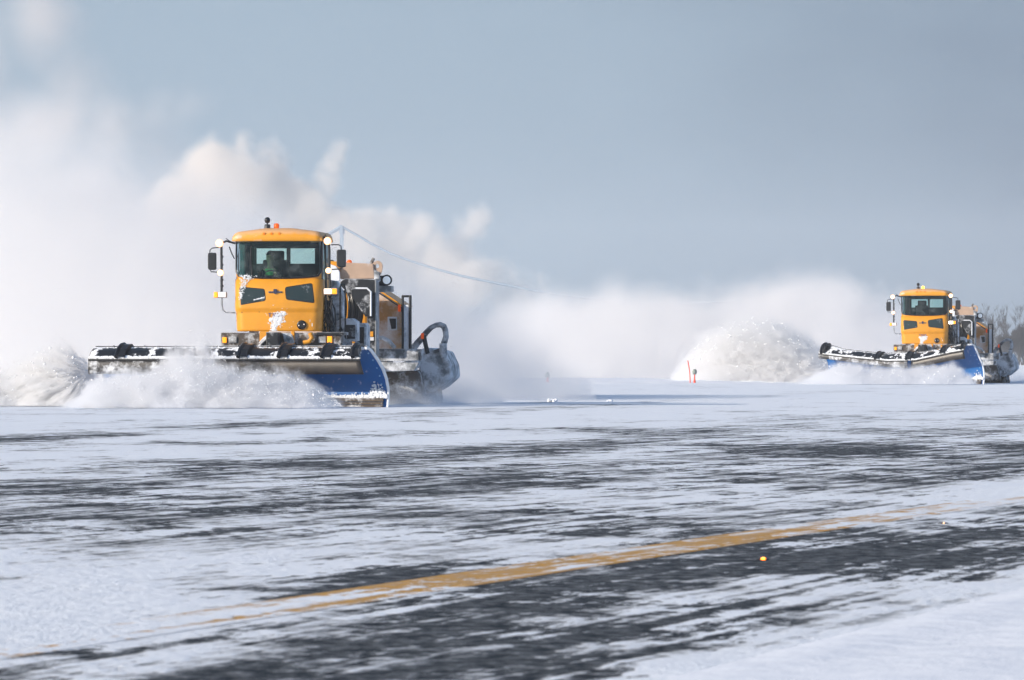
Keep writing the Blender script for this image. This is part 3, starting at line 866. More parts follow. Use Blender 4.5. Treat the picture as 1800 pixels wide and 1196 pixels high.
    for u in (583, 614):
        c_ = P(u, 462, 4.7); MB().lathe((c_[0], 4.7, c_[2] - 0.06), (0, 0, 1), [(0.06, 0), (0.06, 0.09), (0.03, 0.12)], 12).build('beacon', M_orange if u > 600 else M_black, bm2)
    # rear flood light on its grey box
    fl = poly(M_grey, 'flood_light_mount', [(665, 501), (688, 503), (688, 513), (665, 514)], 5.2, 0.4, T, 0.01)
    c_ = P(680, 492, 5.1)
    f2 = MB().bx(c_[0] - 0.17, c_[0] - 0.02, 5.1, 5.3, c_[2] - 0.13, c_[2] + 0.09).lathe((c_[0] + 0.0, 5.25, c_[2] - 0.01), (0, -1, 0), [(0.10, 0), (0.115, 0.12), (0.12, 0.18)], 18).build('flood_light', M_black, fl, bevel=0.01)
    MB().lathe((c_[0] + 0.0, 5.065, c_[2] - 0.01), (0, -1, 0), [(0.085, 0), (0.07, 0.01), (0.02, 0.014)], 18).build('lens', M_lamp_clear, f2)
    # engine housing
    hz = [(660, 516), (667, 514), (706, 540), (706, 625), (660, 625)]
    eh = MB()
    fr_ = [P(u, v, 6.4) for u, v in hz]
    lft = [Vector((-1.25, 6.4, 1.05)), Vector((-1.25, 6.4, fr_[2][2])), Vector((-0.8, 6.4, fr_[1][2] + 0.0))]
    front = [fr_[0], fr_[1], fr_[2], fr_[3], Vector((-1.25, 6.4, fr_[3][2])), lft[1], lft[2]]
    front = [fr_[1], fr_[2], fr_[3], Vector((-1.25, 6.4, fr_[3][2])), lft[1], lft[2]]
    eh.prism(front, (0, 1.7, 0))
    house = eh.build('engine_housing', M_tan, T, bevel=0.03)
    # orange roof strip with dark seam
    a, b_ = fr_[1], fr_[2]
    MB().prism([a + Vector((0, 0.05, 0.005)), b_ + Vector((0.0, 0.05, 0.005)), b_ + Vector((0.03, 0.05, 0.03)), a + Vector((0.0, 0.05, 0.05))], (0, 1.65, 0)).build('housing_roof', M_yellow_top, house)
    MB().tube([a + Vector((-0.02, -0.01, -0.01)), b_ + Vector((0, -0.01, -0.02)), Vector((b_[0], 6.39, b_[2] - 0.1))], 0.015, 6).build('seam', M_black, house)
    hp = poly(M_white, 'hatch', [(681, 557), (697.5, 557), (697.5, 581), (681, 581)], 6.37, 0.03, house)
    poly(M_black_snow, 'hatch_opening', [(684, 560), (696, 560), (696, 578), (688, 579)], 6.355, 0.02, hp)
    MB().tube([P(702, 536, 6.37), P(702, 548, 6.37)], 0.03, 6).build('tail_light', M_reflector, house)
    # the black ladder frame in front of the housing corner
    ld = MB()
    for (u0, u1) in ((705.5, 709.5), (718.5, 723)):
        ld.prism([P(u0, 519, 6.2), P(u1, 519, 6.2), P(u1, 615, 6.2), P(u0, 615, 6.2)], (0, 0.10, 0))
    ld.prism([P(709, 519, 6.2), P(719, 519, 6.2), P(719, 523, 6.2), P(709, 523, 6.2)], (0, 0.08, 0))
    lad = ld.build('ladder_frame', M_black, T, bevel=0.02)
    poly(M_frostpanel, 'ladder_panel', [(709.5, 536), (718.5, 536), (718.5, 615), (709.5, 615)], 6.24, 0.04, lad)
    # side skirts / rails in front of the housing
    for i, (v0, v1, mt_) in enumerate(((613, 634, M_frost_dark), (637, 652, M_frost))):
        poly(mt_, 'side_rail', [(655, v0), (742 - i * 6, v0 + 1), (738 - i * 10, v1), (655, v1 + 2)], 5.6, 0.35)
    cv = MB(); cv.tube([P(661, 594, 5.5), P(672, 594, 5.5), P(684, 600, 5.5), (P(694, 612, 5.5))], 0.045, 8); cv.build('hose_guard', M_frost, T)
    poly(M_dirty, 'broom_core', [(662, 652), (735, 650), (745, 700), (662, 704)], 7.6, 1.2, T, 0.1)
    # ---------------- broom head at the right rear
    br = MB()
    prof = [(735, 618), (752, 611), (782, 618), (793, 642), (795, 663), (775, 681), (758, 690), (738, 680)]
    hood = poly(M_frost, 'broom_hood', prof, 8.2, 1.6, T, 0.05)
    poly(M_frost, 'hood_wing', [(700, 640), (735, 626), (737, 645), (700, 668)], 8.0, 0.3, hood, 0.04)
    # chafed dark marks where the snow fell off
    poly(M_frost_dark, 'chipped_patch', [(758, 664), (761, 672), (765, 676), (762, 679), (756, 680), (760, 674)], 8.17, 0.03, hood, 0)
    poly(M_frost_dark, 'top_ledge', [(733, 619), (745, 612), (760, 617), (772, 612), (781, 612), (781, 617), (762, 622), (738, 624)], 8.15, 0.1, hood, 0.01)
    bt = MB(); rnd = random.Random(21)
    for k in range(420):
        u = rnd.uniform(668, 775); v1 = 708 + rnd.uniform(-3, 3); y = rnd.uniform(8.4, 9.2)
        a_ = P(u, 676, y); b_ = P(u + rnd.uniform(-6, 6), v1, y + rnd.uniform(-0.2, 0.2)); b_[2] = max(b_[2], 0.01)
        bt.tube([a_, b_], 0.018, 3, cap=False)
    tag(bt.build('broom_bristle', M_dirty, hood), kind='stuff')
    # big hydraulic hose arch
    ar = MB()
    ar.tube([P(u, v, 8.0) for u, v in ((722, 622), (727, 612), (734, 603), (742, 594), (750, 584), (758, 576), (766, 572), (774, 571), (780, 574), (783, 581), (784, 592), (781, 602), (779, 612), (779, 626))],
            [0.075, 0.08, 0.075, 0.07, 0.065, 0.06, 0.06, 0.065, 0.07, 0.065, 0.065, 0.07, 0.06, 0.05], 10)
    arch = ar.build('hose_arch', M_frost_dark2, T)
    MB().tube([P(745, 590, 7.9), P(748, 606, 7.9), P(752, 622, 7.9)], 0.05, 8).build('strut', M_black_snow, arch)
    a = P(740, 596, 7.85); b_ = P(745, 586, 7.85)
    MB().bx(a[0], b_[0], 7.83, 7.87, a[2], b_[2]).build('reflector', M_reflector, arch, bevel=0.005)
    MB().tube([P(779, 604, 7.95), P(779, 630, 7.95)], 0.085, 8).build('hose_collar', M_frost, arch)
    return T

def M_simple_pane():
    return mat('dark_lower_pane', (0.018, 0.036, 0.040), 0.22, snow=0.16, scale=3.0, spec=0.6)
M_lowpane = M_simple_pane()
M_grime_seam = mat('seam', (0.45, 0.20, 0.02), 0.6)
M_lamp_clear = mat('clear_lens', (0.7, 0.75, 0.8), 0.15, emit=(0.8, 0.9, 1.0), estr=0.3)
M_frostpanel = mat('frosted_panel', (0.16, 0.17, 0.18), 0.8, snow=0.95, scale=3.0)
M_frost_dark2 = mat('frosted_hose', (0.07, 0.08, 0.09), 0.7, snow=0.50, top=0.4, scale=3.5)

# ------------------------------------------------------------------ rollover plow blade
def make_blade(T, FR, uR, uL, yR, yL, top_fn, lip_fn, flap_fn, ribs, uF, snowy_until, gap=None, seed=1, ends=False):
    """blade from its right end (near) to its left end (trailing); heights as functions of s in 0..1 from right to left"""
    pr = FR.P(uR, 700, yR); pl_ = FR.P(uL, 700, yL)
    Rr = Vector((pr[0], yR, 0)); Ll = Vector((pl_[0], yL, 0))
    ax = (Ll - Rr); L = ax.length; ax.normalize()
    back = Vector((0, 0, 1)).cross(ax)      # points away from the viewer
    if back.y < 0: back = -back
    N = 56
    def prof(s):
        zt = top_fn(s); zl = lip_fn(s)
        return [(0.24, 0.0), (0.29, 0.16), (0.31, 0.36), (0.29, 0.58), (0.24, 0.78), (0.14, 0.96), (0.03, zt - 0.06), (-0.09, zt), (-0.20, zt - 0.015), (-0.34, (zt + zl) / 2 + 0.03), (-0.43, zl + 0.03), (-0.46, zl)]
    zt0 = top_fn(0)
    def pt(s, d, z, o=0.0):
        # the near end is cut obliquely: its edge leans in towards the top
        if s < 0.12: s = s + (0.30 / L) * max(0.0, min(1.0, (z - 0.15) / (zt0 - 0.15))) ** 2.2 * (1 - max(0.0, s) / 0.12)
        return Rr + ax * (s * L) + back * d + Vector((0, 0, z))
    ins = MB(); outm = MB()
    SH = uF                    # the curled hood starts a little in from the near end
    def cutprof(s):
        p = prof(s)
        if s < SH - 1e-6:      # only the tall open liner here, rounded at the top
            top = p[7]; q_ = p[:8]
            kk = max(0.0, 1 - s / SH)
            return q_ + [(top[0] - 0.010, top[1] - 0.004)] * 4
        return p
    stations = sorted(set([i / N for i in range(N + 1)] + [SH - 2e-6, SH + 2e-6, SH * 0.5]))
    rows_in = [[pt(s, d, z) for d, z in cutprof(s)] for s in stations]
    def offs(p, k):
        out = []
        for i in range(len(p)):
            a = Vector(p[max(0, i - 1)]); b_ = Vector(p[min(len(p) - 1, i + 1)])
            t_ = (b_ - a).normalized(); out.append((p[i][0] + t_[1] * k, p[i][1] - t_[0] * k))
        return out
    rows_out = [[pt(s, d, z) for d, z in offs(prof(s), 0.022)][: (8 if s < SH - 1e-6 else 12)] + ([[pt(s, *offs(prof(s), 0.022)[7])] * 4][0] if s < SH - 1e-6 else []) for s in stations]
    blade = ins.sheet(rows_in).build('plow_blade', M_blue, T)
    outm.sheet(rows_out)
    hoodp = outm.build('blade_shell', M_hood, blade)
    # rim closing the two ends, plastered with snow at the near one
    rm = MB()
    base_e = offs(prof(0), 0.0)
    rm.tube([pt(-0.001, d, z) for d, z in offs(prof(0), 0.018)[:9]], [0.028, 0.03, 0.032, 0.034, 0.036, 0.036, 0.034, 0.03, 0.026], 8)
    rm.build('snow_rim', M_stuck, blade)
    rm = MB(); rm.tube([pt(1.001, d, z) for d, z in offs(prof(1), 0.01)], 0.014, 6); rm.build('end_rim', M_dirty, blade)
    # cutting edge: stacked bars
    ce = MB()
    for k, (z0_, z1_, dd) in enumerate(((0.005, 0.045, 0.16), (0.055, 0.105, 0.18), (0.115, 0.185, 0.205))):
        a = pt(0.012, dd, 0); b_ = pt(0.985, dd, 0)
        ce.prism([a + Vector((0, 0, z0_)), b_ + Vector((0, 0, z0_)), b_ + Vector((0, 0, z1_)), a + Vector((0, 0, z1_))], tuple(back * 0.05))
    ce.build('cutting_edge', M_dirty, blade)
    # snow lying in the bottom of the moldboard
    rnd = random.Random(seed); sn = MB()
    for k in range(1800):
        s = rnd.random() ** 1.5 * 0.55
        zz = 0.19 + abs(rnd.gauss(0, 0.02 + 0.10 * max(0, 1 - abs(s - 0.035) / 0.035) + 0.035 * abs(mnoise.noise((s * 30, seed, 1)))))
        d = 0.25 + (zz - 0.16) * 0.1
        sn.clump(pt(s, d, zz), rnd.uniform(0.007, 0.024), rnd)
    tag(sn.build('caught_snow', M_stuck, blade), kind='stuff')
    # rivets on the blue liner
    for i, (d, z) in enumerate(((0.03, 1.10), (0.14, 0.96), (0.22, 0.80), (0.27, 0.64), (0.30, 0.47), (0.305, 0.33))):
        MB().lathe(pt(0.018, d - 0.02, z), tuple(-back), [(0.017, 0), (0.014, 0.016)], 8).build('rivet', M_pale_rivet, blade)
    # rubber deflector hanging from the lip
    segs = [(uF, 1.0)] if gap is None else [(uF, gap[0]), (gap[1], 1.0)]
    for (s0, s1) in segs:
        rows = []; M_ = 26
        for i in range(M_ + 1):
            s = s0 + (s1 - s0) * i / M_
            zl = lip_fn(s); zf = flap_fn(s)
            rows.append([pt(s, -0.475 - 0.03 * math.sin(q_ / 4 * math.pi), zl + (zf - zl) * q_ / 4) for q_ in range(5)])
        nm = M_rubber if s0 < 0.4 and gap is None or s0 == uF else M_rubber_snow
        f = MB().sheet(rows).build('deflector_flap', nm, blade, solid=0.03)
        bar = MB()
        bar.tube([pt(s0 + (s1 - s0) * i / M_, -0.50, lip_fn(s0 + (s1 - s0) * i / M_) + 0.0) for i in range(M_ + 1)], 0.022, 6)
        bar.build('clamp_bar', M_black, f)
    # ribs over the shell, snow between them
    for (s, wd) in ribs:
        k0 = 5
        pr_ = offs(prof(s), 0.10)[k0:]
        rb = MB()
        rws = []
        for (d, z) in pr_: rws.append([pt(s - wd / L / 2, d, z), pt(s + wd / L / 2, d, z)])
        rws2 = [[a - (back * 0.0) - Vector((0, 0, 0.0)) for a in r_] for r_ in rws]
        cs = offs(prof(s), 0.0)[k0:]
        ring = []
        for i, (d, z) in enumerate(pr_):
            d0, z0_ = cs[i]
            ring.append([pt(s - wd / L / 2, d0, z0_), pt(s - wd / L / 2, d, z), pt(s + wd / L / 2, d, z), pt(s + wd / L / 2, d0, z0_)])
        rb.sheet(ring, smooth=False)
        rb.build('rib', M_gloss, blade)
        # curved tube beside the rib
        MB().tube([pt(s + 0.10 / L, d, z) for d, z in offs(prof(s), 0.09)[4:]], 0.045, 8).build('rib_tube', M_gloss, blade)
    sc = MB()
    NN = 900
    for i in range(NN):
        s = SH + (1 - SH) * i / NN
        # strip of snow along the lip, thickening toward each rib's right side
        near = min([abs(s - r_[0]) for r_ in ribs] + [1])
        hgt = 0.035 + 0.05 * max(0, 1 - near / 0.03) + 0.02 * mnoise.noise((s * 60, seed, 0))
        for k in range(3):
            tt = rnd.random() * hgt
            zl = lip_fn(s)
            sc.clump(pt(s + rnd.gauss(0, 0.001), -0.47 + tt * 0.75, zl + 0.03 + tt), rnd.uniform(0.010, 0.026), rnd)
    for i in range(1400):
        s = rnd.random()
        k_ = mnoise.noise((s * 22, seed + 5, 0))
        if k_ < -0.25: continue
        zt = top_fn(s)
        sc.clump(pt(s, -0.14 + rnd.gauss(0, 0.035), zt + 0.0 + rnd.gauss(0, 0.008)), rnd.uniform(0.010, 0.028), rnd)
    tag(sc.build('snow_cover', M_stuck, blade), kind='stuff')
    # thin pipe along the top
    MB().tube([pt(i / 20, -0.10, top_fn(i / 20) + 0.045) for i in range(21)], 0.014, 6).build('top_pipe', M_black_snow, blade)
    for i in range(9):
        s = 0.05 + i * 0.11
        MB().tube([pt(s, -0.12, top_fn(s)), pt(s + 0.004, -0.14, top_fn(s) + 0.07)], 0.010, 5).build('guide_peg', M_black, blade)
    # push frame behind
    pf = MB()
    for s in (0.3, 0.5, 0.7):
        pf.tube([pt(s, 0.28, 0.7), pt(0.5, 0.9, 0.75)], 0.06, 8)
    pf.tube([pt(0.28, 0.36, 0.55), pt(0.72, 0.36, 0.55)], 0.07, 8)
    pf.build('push_frame', M_black_snow, blade)
    return blade, pt

def hood_material():
    m, t = mat_nt('black_blade_shell')
    pos = t.n('ShaderNodeTexCoord').outputs['Object']
    n = t.noise(pos, 2.6, 7, 0.66); n2 = t.noise(pos, 14.0, 4, 0.6)
    f = t.rng(t.m('ADD', n, t.m('MULTIPLY', n2, 0.15)), 0.615, 0.64, 0, 1)
    b = t.n('ShaderNodeBsdfPrincipled')
    t.put(b.inputs['Base Color'], t.mix(f, (0.010, 0.012, 0.016), (0.80, 0.84, 0.90)))
    t.put(b.inputs['Roughness'], t.rng(f, 0, 1, 0.32, 0.9))
    o = t.n('ShaderNodeOutputMaterial'); t.nt.links.new(b.outputs[0], o.inputs[0])
    return m
M_hood = hood_material()
M_pale_rivet = mat('rivet', (0.25, 0.5, 0.75), 0.4)

#SPLIT
T1 = make_truck(False)
tag(T1, 'nearer yellow snow plow with a driver behind the windshield and long level blade', 'snow plow', 'yellow snow plows clearing the runway')
make_blade(T1, F1, 673, 172, -1.95, -0.55, lambda s: 1.20, lambda s: 0.965, lambda s: 0.675,
           [(0.040, 0.17), (0.165, 0.17), (0.315, 0.17), (0.455, 0.17), (0.885, 0.16)], 0.030, 0.4, gap=(0.56, 0.60), seed=4)
T1.location = (F1.X0, F1.Y0, 0); T1.rotation_euler.z = -F1.a

F2 = Frame(1624, 221.0, R(7.0))
T2 = make_truck(True)
tag(T2, 'farther yellow snow plow at the right with its flashing beacon lit and a bowed blade', 'snow plow', 'yellow snow plows clearing the runway')
def lerp_pts(pts):
    def f(s):
        for (a, b_), (c_, d) in zip(pts, pts[1:]):
            if s <= c_: return b_ + (d - b_) * (s - a) / (c_ - a)
        return pts[-1][1]
    return f
make_blade(T2, F2, 1723, 1450, -2.4, 0.1, lerp_pts([(0, 1.52), (0.10, 1.50), (0.35, 1.20), (0.6, 1.15), (0.85, 1.30), (1, 1.55)]),
           lerp_pts([(0, 1.34), (0.14, 1.22), (0.38, 0.90), (0.55, 0.88), (0.8, 1.02), (1, 1.16)]),
           lerp_pts([(0, 1.02), (0.14, 0.92), (0.38, 0.62), (0.55, 0.66), (0.8, 0.86), (1, 1.00)]),
           [(0.055, 0.17), (0.20, 0.2), (0.42, 0.2), (0.62, 0.16), (0.97, 0.14)], 0.05, 0.4, gap=(0.40, 0.425), seed=8)
T2.location = (F2.X0, F2.Y0, 0); T2.rotation_euler.z = -F2.a
# ------------------------------------------------------------------ the driver (sits inside the cab, a thing of its own)
def make_person(T, hx, hz):
    verts = []; edges = []; rad = []
    def v(p, r, par=None):
        verts.append(p); rad.append(r if isinstance(r, tuple) else (r, r))
        if par is not None: edges.append((par, len(verts) - 1))
        return len(verts) - 1
    y0 = 0.98
    pel = v((hx, y0, 2.42), (0.15, 0.11))
    sp = v((hx, y0 + 0.02, 2.58), (0.135, 0.10), pel)
    chv = v((hx, y0 + 0.01, 2.78), (0.15, 0.10), sp)
    nk = v((hx, y0 - 0.01, 2.93), (0.06, 0.06), chv)
    h0 = v((hx, y0 - 0.03, 3.01), (0.065, 0.07), nk)
    h1 = v((hx, y0 - 0.035, 3.10), (0.082, 0.098), h0)
    h2 = v((hx, y0 - 0.03, 3.185), (0.070, 0.085), h1)
    v((hx, y0 - 0.135, 3.085), (0.010, 0.012), h1)          # nose
    for s_ in (-1, 1):
        v((hx + s_ * 0.088, y0 - 0.02, 3.09), (0.008, 0.02), h1)      # ears
        sh_ = v((hx + s_ * 0.17, y0, 2.86), 0.062, chv)
        el = v((hx + s_ * 0.25, y0 - 0.16, 2.64), 0.048, sh_)
        wr_ = v((hx + s_ * 0.19, y0 - 0.35, 2.73), 0.030, el)
        pm = v((hx + s_ * 0.175, y0 - 0.40, 2.765), (0.036, 0.018), wr_)
        for k, (dx_, ln) in enumerate(((-0.028, 0.034), (-0.010, 0.040), (0.009, 0.038), (0.027, 0.030))):
            a_ = v((hx + s_ * 0.175 + dx_, y0 - 0.43, 2.79 + 0.003 * k), 0.009, pm)
            v((hx + s_ * 0.172 + dx_, y0 - 0.44 + ln * 0.5, 2.79 + ln * 0.4), 0.008, a_)
        v((hx + s_ * 0.135, y0 - 0.40, 2.785), 0.010, pm)           # thumb
        hp_ = v((hx + s_ * 0.10, y0 - 0.05, 2.40), 0.092, pel)
        kn = v((hx + s_ * 0.15, y0 - 0.42, 2.44), 0.068, hp_)
        an_ = v((hx + s_ * 0.15, y0 - 0.52, 2.02), 0.045, kn)
        ft = v((hx + s_ * 0.15, y0 - 0.53, 1.76), 0.042, an_)
        v((hx + s_ * 0.15, y0 - 0.66, 1.72), 0.040, ft)
    def skin(name, idx, scale, mt, parent):
        idm = {a: i for i, a in enumerate(idx)}
        me = bpy.data.meshes.new(name)
        me.from_pydata([verts[a] for a in idx], [(idm[a], idm[b]) for a, b in edges if a in idm and b in idm], [])
        o = bpy.data.objects.new(name, me); col.objects.link(o)
        md = o.modifiers.new('skin', 'SKIN'); md.use_smooth_shade = True
        for i, a in enumerate(idx):
            me.skin_vertices[0].data[i].radius = (rad[a][0] * scale, rad[a][1] * scale)
        me.skin_vertices[0].data[0].use_root = True
        sb = o.modifiers.new('sub', 'SUBSURF'); sb.levels = 1; sb.render_levels = 1
        me.materials.append(mt)
        if parent: o.parent = parent
        return o
    body = skin('person', list(range(len(verts))), 1.0, M_skin, None)
    cl_ = [i for i in range(len(verts)) if i in (pel, sp, chv) or (i > h2 + 1 and rad[i][0] >= 0.030 and verts[i][2] < 2.9 and abs(verts[i][1] - (y0 - 0.40)) > 0.001)]
    skin('jacket', cl_, 1.16, M_cloth, body)
    vs = MB(); vs.box((hx + 0.0, y0 - 0.145, 2.80), (0.17, 0.02, 0.14), Matrix.Rotation(0.1, 3, 'X')); vs.build('safety_vest', M_vest, body, bevel=0.008)
    hr_ = MB(); rnd = random.Random(2)
    for k in range(160):
        a = rnd.uniform(0, 6.28); e = rnd.uniform(0.3, 1.5)
        p = (hx + 0.080 * math.cos(a) * math.cos(e), y0 - 0.02 + 0.085 * math.sin(a) * math.cos(e) + 0.015, 3.13 + 0.10 * math.sin(e))
        hr_.clump(p, 0.022, rnd)
    tag(hr_.build('hair', M_hair, body), kind='stuff')
    for s_ in (-1, 1):
        MB().lathe((hx + s_ * 0.032, y0 - 0.122, 3.115), (0, -1, 0), [(0.012, 0), (0.010, 0.008), (0.003, 0.011)], 8).build('eye', M_gloss, body)
    body.location = T.location; body.rotation_euler = T.rotation_euler
    tag(body, 'driver in dark jacket and green vest seated behind the windshield of the nearer plow', 'person')
    return body
make_person(T1, P(475, 450, 0.95)[0], 3.1)

# ------------------------------------------------------------------ bare trees at the right, far behind
M_bark = mat('bark', (0.045, 0.040, 0.040), 0.95)
def make_tree(u, vtop, Y, seed, spread=0.35, label='', dense=1.0, multi=1):
    rnd = random.Random(seed)
    X = (u - 900) * Y / FPX; H = (HORIZON - vtop) * Y / FPX + CAM_H
    root = empty('bare_tree', (X, Y, 0))
    tr = MB(); tw = MB()
    def branch(mb, p, d, ln, r, depth):
        pts = [p]; n = 4
        for i in range(n):
            d = (d + Vector((rnd.gauss(0, 0.10), rnd.gauss(0, 0.10), 0.05))).normalized()
            pts.append(pts[-1] + d * ln / n)
        rr = [r * (1 - 0.65 * i / n) for i in range(n + 1)]
        mb.tube(pts, rr, 5 if depth == 0 else 3, cap=False)
        if depth >= 4: return
        k = int((6, 5, 4, 3)[depth] * dense) + rnd.randint(0, 1)
        for i in range(k):
            t = rnd.uniform(0.25, 1.0) if depth else 0.22 + 0.75 * (i + rnd.random()) / k
            j = min(n - 1, int(t * n)); q = pts[j].lerp(pts[j + 1], t * n - j)
            a = rnd.uniform(0, 6.28); tilt = rnd.uniform(0.3, 0.8) * (spread / 0.35)
            side_ = Vector((math.cos(a), math.sin(a), 0))
            nd = (d * math.cos(tilt) + side_ * math.sin(tilt) + Vector((0, 0, 0.35))).normalized()
            branch(tw if depth >= 0 else mb, q, nd, ln * rnd.uniform(0.42, 0.62), max(0.018, rr[j] * 0.5), depth + 1)
    for k in range(multi):
        d0 = Vector((rnd.gauss(0, 0.12 * (multi > 1) + 0.03), rnd.gauss(0, 0.05), 1)).normalized()
        branch(tr, Vector((rnd.gauss(0, 0.25 * (multi > 1)), 0, -0.2)), d0, H * rnd.uniform(0.66, 0.74) if k == 0 else H * rnd.uniform(0.45, 0.7), 0.10 + 0.006 * H, 0)
    tr.build('trunk', M_bark, root)
    tw.build('crown', M_bark, root)
    tag(root, label, 'tree', 'bare trees behind the farther snow plow')
    return root
TR = [(1703, 588, 880, 'low bare tree just right of the farther plow cab, before the taller trees'),
      (1722, 566, 900, 'thin bare tree showing between the farther plow and its tall rack'),
      (1738, 572, 860, 'small bare tree directly behind the tall rack of the farther plow'),
      (1752, 545, 900, 'tallest bare tree, fanning up above the broom hose of the farther plow'),
      (1768, 550, 930, 'second tallest bare tree, right beside the tallest one'),
      (1783, 572, 870, 'bare tree standing over the dark thicket at the right edge'),
      (1800, 560, 905, 'bare tree cut by the right edge of the photo')]
for i, (u, v, Y, lb_) in enumerate(TR): make_tree(u, v, Y, 30 + i, 0.30, lb_, 1.15)
for i, (u, v, Y, lb_) in enumerate([(1772, 592, 800, 'dark dense thicket bush left of the right edge, behind the broom'),
                                    (1796, 580, 815, 'dark dense thicket bush at the right edge of the photo')]):
    o = make_tree(u, v, Y, 60 + i, 0.42, lb_, 1.7, multi=5)
    o.name = 'thicket_bush'; o['category'] = 'bush'; o['group'] = 'dark bushes under the bare trees'
    if i: o['label'] = lb_

# ------------------------------------------------------------------ suspension bridge in the haze
M_steel = mat('bridge_steel', (0.29, 0.38, 0.48), 0.7)
br_ = empty('suspension_bridge', (0, 1900, 0))
BY = 1900.0
def bp3(u, v): p = at(u, v, BY); return Vector((p[0], 0, p[2]))
cab_pts = [(600, 398), (625, 412), (650, 427), (685, 445), (720, 458), (770, 474), (820, 487), (870, 497), (940, 511), (1000, 520), (1060, 527), (1120, 531), (1180, 533), (1240, 532), (1300, 529)]
for y_ in (0.0, 12.0):
    MB().tube([bp3(u, v) + Vector((0, y_, 0)) for u, v in cab_pts], 0.36, 8).build('cable', M_steel, br_)
    MB().tube([bp3(u, v) + Vector((0, y_, 0)) for u, v in [(600, 398), (575, 412), (540, 432), (490, 458), (430, 486), (360, 512)]], 0.42, 8).build('cable', M_steel, br_)
tw_ = MB()
for y_ in (0.0, 12.0):
    a = bp3(600, 396); tw_.box((a[0], y_, a[2] / 2), (0.8, 1.2, a[2]))
for z_ in (a[2] - 2, a[2] * 0.6): tw_.box((a[0], 6, z_), (1.5, 12.0, 1.6))
tw_.build('tower', M_steel, br_)
dk = MB(); dk.bx(bp3(360, 0)[0], bp3(1300, 0)[0], 0, 12, bp3(0, 592)[2], bp3(0, 582)[2]); dk.build('deck', M_steel, br_)
for i in range(46):
    u = 622 + i * 14.5
    for (a, b) in zip(cab_pts, cab_pts[1:]):
        if a[0] <= u <= b[0]:
            v = a[1] + (b[1] - a[1]) * (u - a[0]) / (b[0] - a[0])
    p0 = bp3(u, v); p1 = bp3(u, 588)
    MB().tube([p0, p1], 0.03, 4).build('hanger', M_steel, br_)
tag(br_, 'faint blue-grey suspension bridge with its main cable sloping down behind the snow cloud', 'bridge')

# ------------------------------------------------------------------ edge markers, lights in the pavement, loose snow
M_red = mat('red_marker', (0.80, 0.09, 0.05), 0.6)
M_glassb = mat('lamp_glass', (0.25, 0.30, 0.27), 0.3)
def edge_light(u, v, vtop, label):
    p = at(u, v, 1e4 / max(1, v - 630), z=0); Y = 226.5
    X = (u - 900) * Y / FPX; zt = (HORIZON - vtop) * Y / FPX + CAM_H
    o = empty('runway_edge_light', (X, Y, 0))
    MB().lathe((0, 0, 0), (0, 0, 1), [(0.05, 0), (0.05, 0.10), (0.028, 0.13), (0.026, zt - 0.17)], 10).build('stem', M_red, o)
    MB().lathe((0, 0, zt - 0.20), (0, 0, 1), [(0.06, 0), (0.085, 0.03), (0.095, 0.10), (0.08, 0.17), (0.04, 0.21)], 14).build('lamp_head', M_glassb, o)
    tag(o, label, 'runway light', 'raised lights on stems along the snow bank')
edge_light(1221, 668, 649.5, 'small raised light on a red stem beside the red stake')
edge_light(962.5, 671, 655, 'faint raised light on a stem alone in the mist, well left of the red stake')
def stake():
    Y = 226.5
    pts = []
    for u, v in ((1213.5, 672), (1212.5, 655), (1211, 645), (1209, 634)):
        p = at(u, v, Y); pts.append(Vector((p[0] - at(1213.5, 672, Y)[0], 0, p[2])))
    pts[0][2] = -0.05
    b = MB(); b.tube(pts, 0.022, 7)
    o = b.build('marker_stake', M_red); o.location = (at(1213.5, 672, Y)[0], Y, 0)
    tag(o, 'thin leaning red marker stake standing in the snow bank', 'marker stake')
stake()
M_fix = mat('light_fixture', (0.05, 0.05, 0.05), 0.5, metal=0.5)
M_glow = mat('orange_lit_prism', (0.9, 0.3, 0.02), 0.3, emit=(1.0, 0.20, 0.01), estr=4.0)
M_glow_core = mat('orange_hot_prism', (0.9, 0.5, 0.1), 0.3, emit=(1.0, 0.45, 0.05), estr=5.0)
M_glow2 = mat('pale_prism', (0.9, 0.6, 0.4), 0.3, emit=(1.0, 0.55, 0.25), estr=3.0)
def pavement_light(u, v, mt_, r, label):
    Y = FPX * CAM_H / (v - HORIZON); X = (u - 900) * Y / FPX
    o = empty('pavement_light', (X, Y, 0))
    MB().lathe((0, 0, 0.002), (0, 0, 1), [(0.035, 0), (0.03, 0.006), (0.024, 0.010), (0.012, 0.011)], 24).build('housing', M_fix, o)
    MB().lathe((0, -0.036, 0.008), (0, -1, 0.25), [(r, 0), (r * 0.8, 0.014), (r * 0.2, 0.02)], 14).build('lens', mt_, o)
    o.scale = (1, 1, 0.6)
    if mt_ is M_glow:
        MB().lathe((0, -0.058, 0.014), (0, -1, 0.25), [(r * 0.55, 0), (r * 0.3, 0.006)], 12).build('filament', M_glow_core, o)
    tag(o, label, 'runway light', 'flush lights set in the pavement')
pavement_light(1341, 984, M_glow, 0.013, 'glowing orange light set flush in the pavement near the yellow line')
pavement_light(1658, 921, M_glow2, 0.005, 'tiny pale orange light set in the pavement at the far right')
rnd = random.Random(17)
